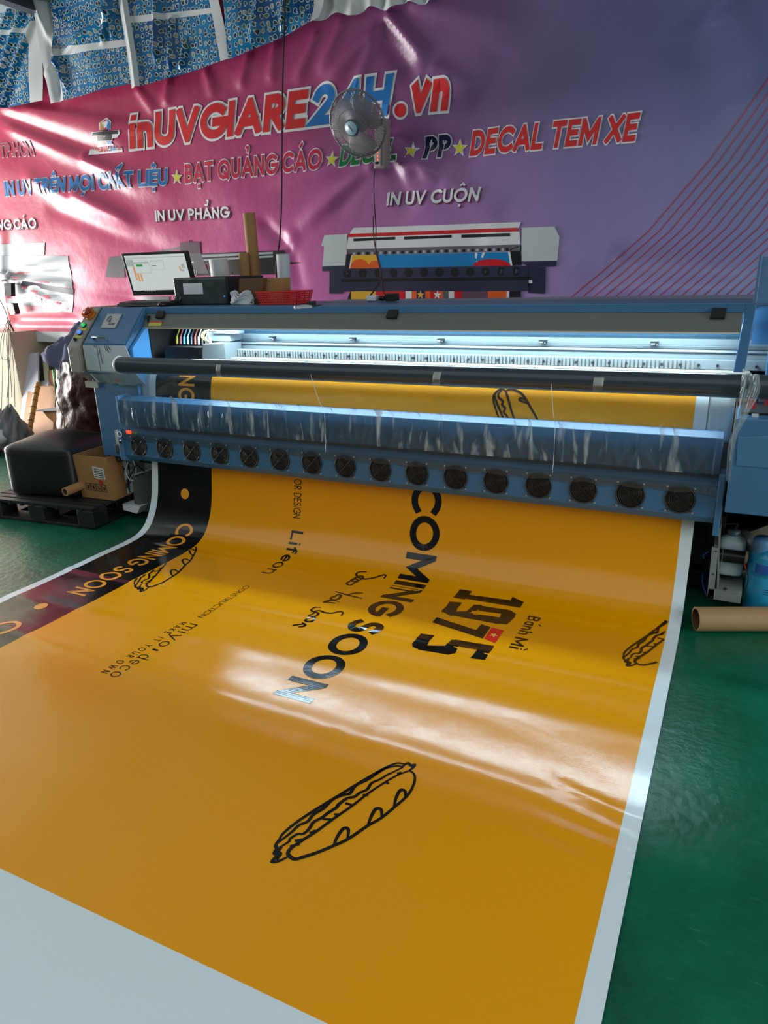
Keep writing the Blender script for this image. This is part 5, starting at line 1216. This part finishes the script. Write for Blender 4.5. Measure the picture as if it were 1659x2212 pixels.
# pouf
def rounded_box(w, d, h, r, bul, n=14):
    mb = MB(); 
    def P(u, v, ax, sg):
        a, b = u * 2 - 1, v * 2 - 1
        p = [0, 0, 0]; p[ax] = sg; p[(ax + 1) % 3] = a; p[(ax + 2) % 3] = b
        q = [abs(t) ** 1 * (1 if t >= 0 else -1) for t in p]
        S = Vector((q[0] * w / 2, q[1] * d / 2, q[2] * h / 2)); inn = Vector((max(-w/2 + r, min(w/2 - r, S.x)), max(-d/2 + r, min(d/2 - r, S.y)), max(-h/2 + r, min(h/2 - r, S.z))))
        dd = S - inn; o = inn + (dd.normalized() * r if dd.length > 1e-6 else dd)
        k = bul * (1 - a * a) * (1 - b * b); e = [0, 0, 0]; e[ax] = sg * k
        return o + Vector(e)
    for ax in range(3):
        for sg in (-1, 1): mb.grid(lambda u, v: P(u, v, ax, sg), n, n)
    return mb
PF = thing('leather_pouf', 'black leather pouf standing on the left end of the pallet', 'pouf', (-4.26, 3.50, PH))
Mpf = xf((-4.265, 3.475, PH + .175), .19)
mb = rounded_box(.53, .50, .35, .034, .016); top = .05
mb.v = [tuple(Mpf @ (Vector(v) + Vector((0, 0, .045 * max(0, v[2] / .175) * (1 - (v[0] / .25) ** 2) * (1 - (v[1] / .25) ** 2) )))) for v in mb.v]
LEATH = mat('black_leather', (20, 22, 23), .42, bump=.08, bscale=90)
mb.build('cushion', LEATH, PF, weld=True)
mb = MB()
for k in range(60):
    u = k / 59; 
    for (a, b) in (((-.25, -.243), (.25, -.243)),):
        x = a[0] + (b[0] - a[0]) * u; mb.ball(Mpf @ Vector((x * .93, -.2515, .128)), (.0045, .003, .0018), 0, 6, 4)
mb.build('stitching', mat('thread_grey', (70, 72, 72), .6), PF)
# carton
BX = thing('cardboard_box', 'open brown cardboard carton with a white label on the pallet', 'carton', (-3.78, 3.5, PH))
c0 = Vector((-3.955, 3.335, PH)); ex = Vector((.285, .012, 0)); ey = Vector((-.01, .27, 0)); hz = .30
CARD = mat('carton', (164, 118, 70), .75, var=.08, vscale=7)
def face(a, b, lean=Vector((0, 0, 0))): return [a, b, b + Vector((0, 0, hz)) + lean, a + Vector((0, 0, hz)) + lean]
MB().hexa(face(c0, c0 + ex, Vector((0, -.02, 0))), (0, .006, 0)).hexa(face(c0 + ey, c0 + ex + ey), (0, -.006, 0)).hexa([c0, c0 + ey, c0 + ey + Vector((-.008, 0, hz)), c0 + Vector((-.008, -.02, hz))], (.006, 0, 0)).hexa([c0 + ex, c0 + ex + ey, c0 + ex + ey + Vector((.006, 0, hz)), c0 + ex + Vector((.006, -.02, hz))], (-.006, 0, 0)).hexa([c0, c0 + ex, c0 + ex + ey, c0 + ey], (0, 0, .006)).build('carton_walls', [CARD, KRAFT_IN], BX)
def cf(u, v, o=.002): return c0 + ex * u + Vector((0, -.02 * v - o, hz * v))
MB().hexa([cf(.52, .50), cf(.86, .48), cf(.86, .74), cf(.52, .78)], (0, .001, 0)).build('address_label', mat('label_white', (206, 204, 196), .6), BX)
mb = MB()
for k in range(5): mb.hexa([cf(.56, .53 + k * .045, .0032), cf(.82, .515 + k * .045, .0032), cf(.82, .53 + k * .045, .0032), cf(.56, .545 + k * .045, .0032)], (0, .0006, 0))
for k in range(4):
    u = .20 + k * .165; q = [(u, .20), (u + .13, .185), (u + .13, .35), (u, .365), (u, .20)]
    for a, b in zip(q, q[1:]): mb.tube([cf(*a), cf(*b)], .0014, 4)
    mb.hexa([cf(u + .04, .23), cf(u + .09, .225), cf(u + (.09 if k % 2 else .07), .31), cf(u + .05, .315)], (0, .0006, 0))
mb.build('printed_marks', mat('carton_ink', (40, 32, 24), .7), BX)
MB().cyl(cf(.70, .41, .003), cf(.70, .41, .001), .016, n=20).build('red_dot', mat('dot_red', (190, 40, 44), .5), BX)
# grey things sticking out of the carton
tag(MB().tube(smoothpath([(-3.80, 3.50, PH + .06), (-3.76, 3.46, PH + .27), (-3.70, 3.44, PH + .325), (-3.64, 3.42, PH + .26)], 6), .022, 12).build('dark_hose', mat('hose_dark', (40, 44, 52), .3)), 'short dark hose curling out of the brown carton', 'hose')
# ink-stained board box
SB = thing('stained_panel', 'white panel box covered in black ink drips beside the carton', 'panel box', (-3.68, 3.55, .0))
q = [at(253, 1077, Y=3.42), at(289, 1062, Y=3.50), at(280, 968, Y=3.50), at(243, 986, Y=3.42)]
MB().hexa(q, (.02, .10, 0)).build('panel', mat('stained_white', (176, 190, 194), .5), SB, bevel=.003)
mb = MB(); rs = random.Random(21)
q = [Vector(p) for p in q]; nn = (q[1] - q[0]).cross(q[3] - q[0]).normalized(); nn = nn if nn.y < 0 else -nn
def qp(u, v): return (q[0] * (1-u) + q[1] * u) * (1-v) + (q[3] * (1-u) + q[2] * u) * v + nn * .002
for k in range(16):
    u = rs.uniform(.08, .92); v = rs.uniform(.25, .95); l = rs.uniform(.1, .5); pts = [qp(u + rs.uniform(-.04, .04) * i, max(.03, v - l * i / 4)) for i in range(5)]
    mb.tube(pts, [.0022, .003, .0024, .003, .002], 5)
    mb.ball(qp(rs.uniform(.05, .95), rs.uniform(.5, .95)), (.004, .001, .007), 0, 6, 4)
mb.build('ink_drips', BLACKM, SB)
# cardboard tube end on the pallet
tag(MB().pipe(at(140, 1063, Y=3.20), at(182, 1046, Y=3.36), .030, .022, 24, 0, 1).build('cardboard_tube', [KRAFT, KRAFT_IN]), 'short cardboard tube lying on the pallet between pouf and carton', 'cardboard tube')
# grey electrical box and the white tray under it
EB = thing('electrical_box', 'grey metal electrical box under the left end of the fan bar', 'metal box', (-3.56, 3.5, .05))
MB().hexa([at(291, 1098, Y=3.44), at(303, 1108, Y=3.43), at(295, 1032, Y=3.43), at(285, 1026, Y=3.44)], (.02, .14, .0)).hexa([at(303, 1108, Y=3.43), at(334, 1100, Y=3.50), at(326, 1014, Y=3.50), at(295, 1032, Y=3.43)], (.0, .10, 0)).build('box_body', mat('box_grey', (92, 98, 92), .5), EB, bevel=.003)
MB().hexa([at(285, 1030, Y=3.435), at(330, 1014, Y=3.495), at(330, 1009, Y=3.50), at(285, 1026, Y=3.44)], (0, .02, 0)).build('box_lip', mat('box_lip', (150, 152, 150), .4), EB)
tag(MB().hexa([at(266, 1102, Y=3.40), at(296, 1110, Y=3.38), at(303, 1094, Y=3.40), at(264, 1088, Y=3.42)], (0, .10, .0)).build('paper_tray', [PAPER], bevel=.003), 'small white folded paper tray below the grey metal box', 'tray')
mb = MB()
mb.tube(smoothpath([at(276, 1000, Y=3.38), at(272, 1018, Y=3.40), at(278, 1034, Y=3.40), at(288, 1038, Y=3.42)], 6), .004, 6, 0)
mb.tube(smoothpath([at(286, 992, Y=3.38), at(293, 1008, Y=3.40), at(294, 1024, Y=3.42)], 6), .004, 6, 0)
mb.tube(smoothpath([at(302, 994, Y=3.38), at(290, 1012, Y=3.40), at(278, 1034, Y=3.42)], 6), .004, 6, 1); mb.tube(smoothpath([at(292, 1000, Y=3.39), at(305, 1012, Y=3.42), at(312, 1018, Y=3.45)], 6), .004, 6, 1)
tag(mb.build('cable_bundle', [mat('cable_white', (190, 194, 196), .4), CORD]), 'white and black cables dangling under the left end of the fan bar', 'cables')
# big brown wrapped bale with grey cloth
BG = thing('wrapped_bale', 'tall bale wrapped in shiny dark brown film beside the printer cabinet', 'bale', (-4.5, 4.1, 0))
rs = random.Random(4)
def bale(u, v):
    a = u * 2 * math.pi; z = .02 + 1.02 * v
    nz = noise.noise(Vector((2.2 * math.cos(a), 2.2 * math.sin(a), 6 * v))); n2 = noise.noise(Vector((4 * math.cos(a) + 3, 4 * math.sin(a), 15 * v + 2 * nz))); r = 1 + .06 * math.sin(3 * a + 5 * v) + .10 * nz - .07 * abs(n2)
    k = 1.0 - .22 * (abs(v - .42) * 2) ** 2
    return Vector((-4.50 + .34 * r * k * math.cos(a) - .07 * v, 4.18 + .34 * r * k * math.sin(a), z))
mb = MB(); mb.grid(bale, 72, 60, lambda u, v: 1 if v < .24 + .04 * math.sin(u * 40) else 0)
mb.build('brown_film', [mat('bale_brown', (62, 22, 20), .38, spec=.22, bump=.25, bscale=26), mat('bale_silver', (176, 184, 190), .22, .3, bump=.1, bscale=8)], BG, recalc=True)
mb = MB()
for k in range(1):
    mb.tube(smoothpath([bale(.62, .96) + Vector((-.02, -.02, 0)), bale(.66, .7) + Vector((-.01, -.02, 0)), bale(.70, .5) + Vector((0, -.02, 0)), bale(.69, .36) + Vector((0, -.02, 0))], 8), .004, 5)
mb.build('twine', mat('twine', (170, 120, 70), .8), BG)
mb = MB()
def cloth(u, v):
    a = u * 2 * math.pi; r = .03 + .27 * v; n1 = noise.noise(Vector((1.6 * math.cos(a) * (v + .3), 1.6 * math.sin(a) * (v + .3), 2.0)))
    n2 = noise.noise(Vector((5 * math.cos(a) * (v + .2), 5 * math.sin(a) * (v + .2), 7.0)))
    return Vector((-4.47 + r * math.cos(a) * (1 + .25 * n1), 4.06 + r * math.sin(a) * (1 + .25 * n1), 1.19 - .24 * v ** 2 + .10 * n1 + .06 * n2))
mb.grid(cloth, 72, 20); tag(mb.build('grey_cloth', mat('blue_grey_cloth', (98, 102, 130), .8), recalc=False, solid=.004), 'crumpled blue grey cloth heaped on top of the brown bale', 'cloth')
# against the back wall
def lean(name, q, th, m_, label, cat, bev=.0):
    return tag(MB().hexa(q, th).build(name, m_, bevel=bev), label, cat)
lean('foam_board', [at(40, 950, Y=4.98), at(84, 950, Y=4.98), at(81, 763, Y=5.35), at(57, 764, Y=5.35)], (0, .02, .004), mat('board_white', (206, 210, 224), .6), 'tall white board leaning against the wall beside the column', 'board')
lean('plywood_sheet', [at(42, 960, Y=4.86), at(112, 960, Y=4.86), at(121, 835, Y=5.22), at(62, 834, Y=5.22)], (0, .018, .004), mat('plywood', (196, 150, 112), .7, var=.10, vscale=4), 'pale plywood sheet leaning against the wall behind the broom', 'plywood')
lean('leaning_board', [at(84, 850, Y=5.30), at(112, 850, Y=5.30), at(108, 768, Y=5.45), at(82, 768, Y=5.45)], (0, .02, 0), mat('dark_panel', (92, 94, 98), .6), 'dark grey panel standing behind the white board', 'panel')
lean('wooden_batten', [at(99, 850, Y=5.24), at(107, 850, Y=5.24), at(100, 768, Y=5.42), at(91, 768, Y=5.42)], (0, .02, 0), mat('batten', (206, 204, 168), .7), 'narrow pale batten leaning beside the green pole', 'batten')
lean('brown_board', [at(106, 960, Y=5.10), at(136, 960, Y=5.10), at(128, 800, Y=5.34), at(107, 800, Y=5.34)], (0, .02, 0), mat('brown_wood', (160, 92, 54), .65, var=.1), 'reddish brown wooden board leaning behind the green pole', 'board')
tag(MB().tube([at(133, 960, Y=5.02), at(127, 878, Y=5.12), at(117, 800, Y=5.28)], .022, 12).build('green_pole', mat('pole_green', (10, 140, 80), .4)), 'green pole leaning against the wall beside the brown bale', 'pole')
tag(MB().hexa([at(84, 845, Y=5.2), at(104, 845, Y=5.2), at(104, 822, Y=5.3), at(84, 824, Y=5.3)], (0, .05, 0)).build('paper_stack', PAPER), 'white papers stuck behind the top of the plywood sheet', 'papers')
BR = thing('broom', 'bamboo broom with a blue collar leaning on the plywood sheet', 'broom', (-6.5, 4.85, 0))
p0, p1 = at(62, 935, Y=4.78), at(82, 828, Y=5.14)
mb = MB().tube([p0.lerp(p1, t) for t in np.linspace(0, 1, 12)], [.026 + .003 * (i % 2) for i in range(12)], 12); mb.build('bamboo_handle', mat('bamboo', (190, 140, 66), .5, var=.15), BR)
mb = MB()
for t in np.linspace(.1, .9, 7):
    c = p0.lerp(p1, t); mb.ring(c, p1 - p0, .028, .0035, 14, 5)
mb.build('tie_wires', mat('tie_brown', (90, 58, 30), .6), BR)
d = (p1 - p0).normalized(); MB().cyl(p0 - d * .02, p0 - d * .09, .034, n=16).build('collar', mat('collar_blue', (30, 110, 190), .4), BR)
mb = MB(); rs = random.Random(9)
for k in range(60):
    e = p0 - d * .09; q = e + Vector((rs.uniform(-.24, .03), rs.uniform(-.1, .1), -rs.uniform(.10, .16))); q.z = max(q.z, .01); mb.tube([e, e.lerp(q, .5) + Vector((0, 0, .02)), q], .0025, 4)
b_ = mb.build('bristles', mat('straw', (186, 146, 92), .8), BR, recalc=False); b_['kind'] = 'stuff'
ST = thing('wooden_stool', 'small wooden table with a grey top in front of the leaning boards', 'stool', (-5.75, 4.75, 0))
WOOD = mat('stool_wood', (182, 116, 66), .6, var=.1)
MB().hexa([at(78, 886, Y=4.72), at(190, 882, Y=4.62), at(190, 868, Y=5.0), at(138, 876, Y=5.0)], (0, 0, -.012)).build('top', mat('stool_top', (150, 150, 152), .6), ST)
MB().prism([(at(92, 888, Y=4.74).x, at(92, 888, Y=4.74).z), (at(150, 886, Y=4.74).x, at(150, 886, Y=4.74).z), (at(150, 912, Y=4.74).x, at(150, 912, Y=4.74).z), (at(116, 912, Y=4.74).x, at(116, 912, Y=4.74).z), (at(103, 902, Y=4.74).x, at(103, 902, Y=4.74).z)], 4.74, 4.76, axis='y').build('apron', WOOD, ST)
a = at(122, 912, Y=4.76); MB().box((a.x - .03, 4.76, 0), (a.x + .03, 4.80, a.z)).build('leg', WOOD, ST); MB().box((a.x + .34, 4.84, 0), (a.x + .40, 4.88, a.z)).build('leg', WOOD, ST); MB().box((a.x + .10, 4.94, 0), (a.x + .15, 4.98, a.z)).build('leg', WOOD, ST)
# silver and brown film heap in the corner
SVB = thing('film_heap', 'heap of crumpled silver and brown plastic film by the column', 'plastic film', (-6.55, 4.55, 0))
def heap(u, v, c=(-6.60, 4.55), R0=.30, H=.46, s=0):
    a = u * 2 * math.pi; r = R0 * (1 - v ** 2.2 * .93) * (1 + .18 * math.sin(4 * a + 6 * v + s) + .10 * math.sin(9 * a - 9 * v + s) + .05 * math.sin(17 * a + 15 * v))
    return Vector((c[0] + r * math.cos(a) + .10 * v, c[1] + r * math.sin(a), H * v * (1 + .12 * math.sin(5 * a + s)) + .003))
SIL = mat('silver_film', (226, 228, 232), .35, .0, bump=.1, bscale=8)
mb = MB(); mb.grid(heap, 60, 30, lambda u, v: 1 if (math.sin(u * 19) + math.sin(v * 7 + u * 9)) > .9 else 0); mb.build('silver_film', [SIL, mat('bale_brown', (70, 26, 24), .18)], SVB)
mb = MB(); mb.grid(lambda u, v: heap(u, v, (-6.36, 4.62), .17, .40, 2), 40, 20); mb.build('grey_film', mat('dark_silver', (140, 142, 146), .35, .0, bump=.1, bscale=9), SVB)
mb = MB(); mb.grid(lambda u, v: heap(u, v, (-6.38, 4.32), .14, .12, 4), 30, 12); mb.build('red_film', mat('red_film', (120, 26, 28), .3), SVB)
# power strip and cables hanging on the column
WS = thing('power_strip', 'power strip and switch box hung on the banner by the left column', 'power strip', (-7.0, 5.34, 1.1))
def flat(q, Y, d, name, m_, par): return MB().hexa([at(x, y, Y=Y) for x, y in q], (0, d, 0)).build(name, m_, par, bevel=.004)
flat([(12, 640), (25, 640), (24, 612), (10, 612)], 5.36, .05, 'black_box', BLACKM, WS); flat([(4, 636), (11, 638), (9, 612), (4, 613)], 5.36, .05, 'grey_side', mat('pale_grey', (190, 192, 196), .5), WS)
flat([(22, 680), (32, 680), (24, 655), (13, 655)], 5.35, .06, 'white_socket', mat('white_plastic', (220, 224, 226), .4), WS); flat([(30, 679), (34, 678), (28, 655), (24, 655)], 5.345, .06, 'socket_side', DARK, WS)
mb = MB().ball(at(14, 598, Y=5.36), (.05, .035, .025), 0, 14, 8)
for a_, b_ in (((14, 598), (-10, 588)), ((14, 598), (-12, 604)), ((14, 598), (22, 590))): mb.tube([at(*a_, Y=5.36), at(*b_, Y=5.40)], [.02, .03], 8)
tag(mb.build('tied_knot', mat('knot_white', (214, 214, 220), .5)), 'tied white plastic knot gathering the banner at its left edge', 'knot')
mb = MB(); rs = random.Random(2)
for k in range(7):
    x0 = rs.uniform(8, 26); pts = [at(16 + k * 1.2, 692, Y=5.12), at(x0 - 2, 730 + rs.uniform(-5, 8), Y=5.11), at(x0 + (k - 3) * 2, 800, Y=5.11), at(x0 + (k - 3) * 3.2, 872 + rs.uniform(-15, 25), Y=5.08)]
    mb.tube(smoothpath(pts, 6), .0035, 5)
mb.tube(smoothpath([at(16, 692, Y=5.12), at(2, 735, Y=5.11), at(4, 774, Y=5.11), at(18, 770, Y=5.11), at(20, 720, Y=5.11)], 6), .0035, 5)
mb.tube(smoothpath([at(-10, 630, Y=5.3), at(10, 668, Y=5.25), at(18, 695, Y=5.14)], 6), .005, 5); mb.tube(smoothpath([at(18, 692, Y=5.14), at(24, 704, Y=5.13), at(30, 716, Y=5.13)], 6), .010, 5)
tag(mb.build('hanging_cables', mat('cable_grey', (92, 86, 80), .6), recalc=False), 'bundle of thin grey cables hanging down the front of the cream column', 'cables')
# ================================================================ right side under the ink cabinet
TM_ = thing('take_up_motor', 'grey steel take-up bracket with a dark motor right of the vinyl', 'motor bracket', (.05, 3.38, .02))
GS = mat('bracket_grey', (136, 142, 136), .5, .2)
def A(x, y, Y): return at(x, y, Y=Y)
mb = MB().hexa([A(1527, 1292, 3.36), A(1541, 1294, 3.36), A(1552, 1184, 3.36), A(1538, 1182, 3.36)], (0, .012, 0))
mb.hexa([A(1527, 1292, 3.36), A(1599, 1304, 3.36), A(1603, 1278, 3.36), A(1531, 1272, 3.36)], (0, .012, 0))
mb.hexa([A(1531, 1272, 3.365), A(1603, 1278, 3.365), A(1604, 1240, 3.58), A(1548, 1236, 3.58)], (0, 0, -.01))
mb.hexa([A(1543, 1180, 3.37), A(1556, 1182, 3.37), A(1557, 1138, 3.50), A(1545, 1136, 3.50)], (0, .012, 0))
mb.hexa([A(1548, 1290, 3.37), A(1551, 1290, 3.37), A(1556, 1140, 3.37), A(1553, 1140, 3.37)], (.0, .20, 0))
mb.build('bracket', GS, TM_)
mb = MB()
for p in ((1547, 1191), (1541, 1240), (1536, 1289)): mb.cyl(A(*p, 3.362), A(*p, 3.356), .0035, n=8)
mb.cyl(A(1566, 1272, 3.358), A(1566, 1272, 3.354), .008, n=14); mb.build('bolt_holes', BLACKM, TM_)
MB().cyl(A(1553, 1198, 3.42), A(1612, 1206, 3.42), .031, n=24).cyl(A(1612, 1206, 3.42), A(1616, 1206.5, 3.42), .024, n=20).build('motor', mat('motor_dark', (30, 28, 28), .3, .3), TM_)
MB().box(tuple(A(1558, 1222, 3.385)), tuple(A(1562, 1186, 3.395))).build('motor_clamp', mat('clamp_pale', (140, 146, 138), .5), TM_)
MB().cyl(A(1609, 1204, 3.405), A(1615, 1205, 3.405), .030, n=20).build('motor_cap', mat('cap_tan', (104, 92, 74), .5), TM_)
mb = MB().tube(smoothpath([A(1608, 1222, 3.39), A(1613, 1232, 3.36), A(1617, 1252, 3.34), A(1606, 1290, 3.33)], 6), .003, 6); mb.build('motor_wire', CORD, TM_)
MB().tube([A(1608, 1220, 3.39), A(1612, 1231, 3.362)], .0036, 6).build('red_wire', mat('wire_red', (190, 40, 40), .4), TM_)
polys, w = textpolys('FVTU', .18, .14); mb = MB()
q = [A(1577, 1266, 3.42), A(1600, 1278, 3.37), A(1604, 1275, 3.38), A(1583, 1264, 3.43)]
q = [at(1577, 1266, Z=.105), at(1600, 1277.5, Z=.100), at(1604.5, 1274.5, Z=.102), at(1582, 1263.5, Z=.107)]
for p in polys: mb.add([(q[0]*(1-a/w)+q[1]*(a/w))*(1-b) + (q[3]*(1-a/w)+q[2]*(a/w))*b for a, b in p], [tuple(range(len(p)))])
mb.build('bracket_mark', mat('mark_white', (206, 210, 208), .5), TM_, recalc=False)
tag(MB().tube(smoothpath([A(1530, 1192, 3.42), A(1519, 1200, 3.42), A(1521, 1206, 3.42)], 5), .004, 6).tube(smoothpath([A(1518, 1238, 3.5), A(1518, 1262, 3.45), A(1526, 1286, 3.42)], 6), .004, 6).build('blue_hose', mat('hose_blue', (30, 90, 170), .4)), 'thin blue air hose beside the motor bracket', 'hose')
for (cx, tw, lab, cols_, sc, YY) in ((1576, 0, 'pale grey plastic bottle with a black hose in its cap behind the motor', (170, 190, 192), 1.0, 3.50),):
    BT = thing('waste_bottle', lab, 'bottle', (0.06, YY, .12))
    b0 = A(1574, 1236, YY); tp_ = A(1577, 1140, YY); H = tp_.z - b0.z; MM = Matrix.Translation(b0)
    prof = [(.0001, 0), (.052, 0), (.056, .01), (.056, H * .70), (.050, H * .78), (.026, H * .84), (.024, H * .88)]
    mb = MB()
    sqr = []
    for r, z in prof:
        row = []
        for k in range(32):
            a = k * math.pi / 16; e = 4; rr = r / ((abs(math.cos(a)) ** e + abs(math.sin(a)) ** e) ** (1 / e)) if r > .03 else r
            row.append(MM @ Vector((rr * math.cos(a), rr * .8 * math.sin(a), z)))
        sqr += row
    mb.add(sqr, [(j*32+k, j*32+(k+1) % 32, (j+1)*32+(k+1) % 32, (j+1)*32+k) for j in range(len(prof)-1) for k in range(32)], 0, True)
    mb.build('bottle_body', mat('bottle_grey', cols_, .4), BT)
    MB().lathe([(.027, H * .86), (.027, H * .95), (.022, H * .97), (.0001, H * .97)], MM, 24).build('cap', mat('cap_grey', (70, 84, 94), .4), BT)
    MB().tube(smoothpath([MM @ Vector((0, 0, H * .97)), MM @ Vector((.008, 0, H * 1.10)), MM @ Vector((-.06, 0, H * 1.08)), MM @ Vector((-.11, .02, H * 1.30))], 8), .004, 6).build('drain_hose', CORD, BT)
tag(MB().lathe([(.0001, 0), (.055, 0), (.055, .12), (.045, .165), (.02, .18), (.0001, .18)], Matrix.Translation(A(1596, 1222, 3.62)), 24).build('grey_canister', mat('canister', (96, 92, 96), .35)), 'rounded grey canister half hidden behind the pale bottle', 'canister')
# blue water jug
JG = thing('water_jug', 'translucent blue water jug with a handle at the right edge', 'jug', (.215, 3.40, 0))
jc = Vector((.225, 3.46, 0)); JM = mat('jug_blue', (50, 176, 222), .15, trans=.3, spec=.6); JD = mat('jug_cap_blue', (30, 90, 190), .3)
mb = MB()
pj = [(.0001, .004), (.085, .004), (.095, .02), (.096, .20), (.091, .207), (.096, .215), (.096, .27), (.085, .31), (.055, .335), (.048, .34)]
mb.lathe(pj, Matrix.Translation(jc), 36); jb = mb.build('jug_body', JM, JG)
for z in (.05, .085, .12, .155): pass
MB().lathe([(.040, .315), (.040, .335), (.042, .345), (.042, .375), (.036, .385), (.0001, .385)], Matrix.Translation(jc + Vector((-.045, -.02, -.01))), 26).build('cap', mat('jug_cap_pale', (96, 150, 200), .3, trans=.2), JG)
MB().tube(smoothpath([jc + Vector((.0, .0, .33)), jc + Vector((.01, .01, .40)), jc + Vector((.06, .02, .41)), jc + Vector((.095, .02, .34)), jc + Vector((.10, .02, .24))], 8), .022, 12).build('handle', mat('jug_handle', (90, 180, 210), .15, trans=.5), JG)
MB().lathe([(.030, .40), (.034, .41), (.034, .435), (.0001, .44)], Matrix.Translation(jc + Vector((.005, .03, 0))), 20).build('spout', JD, JG)
mb = MB()
for k, z in enumerate((.135, .145, .155)):
    mb.tube([jc + Vector((.0965 * math.sin(a), -.0965 * math.cos(a), z)) for a in np.linspace(-.25, .05 + .1 * (k == 2), 8)], .0012, 5)
mb.build('scale_marks', mat('mark_navy', (20, 50, 90), .4), JG)
MB().grid(lambda u, v: jc + Vector((.0975 * math.sin(-.75 + .6 * u), -.0975 * math.cos(-.75 + .6 * u), .225 + .045 * v)), 10, 4).build('embossed_panel', mat('jug_panel', (40, 120, 210), .2, trans=.4), JG, recalc=False)
for (x, dz, lab) in ((.42, .0, ''),):
    pass
p0 = at(1503, 1337, Z=.054); p1 = p0 + Vector((.92, .385, 0)) * 1.1
tag(MB().pipe(p0, p1, .054, .045, 40, 0, 1).build('cardboard_tube', [mat('kraft_tube', (158, 126, 82), .7, var=.04, vscale=3), KRAFT_IN]), 'long thick cardboard tube lying on the green floor at the right edge', 'cardboard tube')
mb = MB().hexa([(.12, 3.62, .28), (.40, 3.72, .40), (.40, 3.72, .46), (.12, 3.62, .33)], (0, .05, 0)); tag(mb.build('wooden_plank', mat('plank', (110, 108, 84), .7)), 'greenish wooden plank leaning behind the blue jug', 'plank')
mb = MB().box((.22, 3.66, .0), (.44, 3.90, .47)); tag(mb.build('yellow_canister', mat('dull_yellow', (132, 124, 84), .5), bevel=.02), 'dull yellow canister standing behind the blue jug', 'canister')
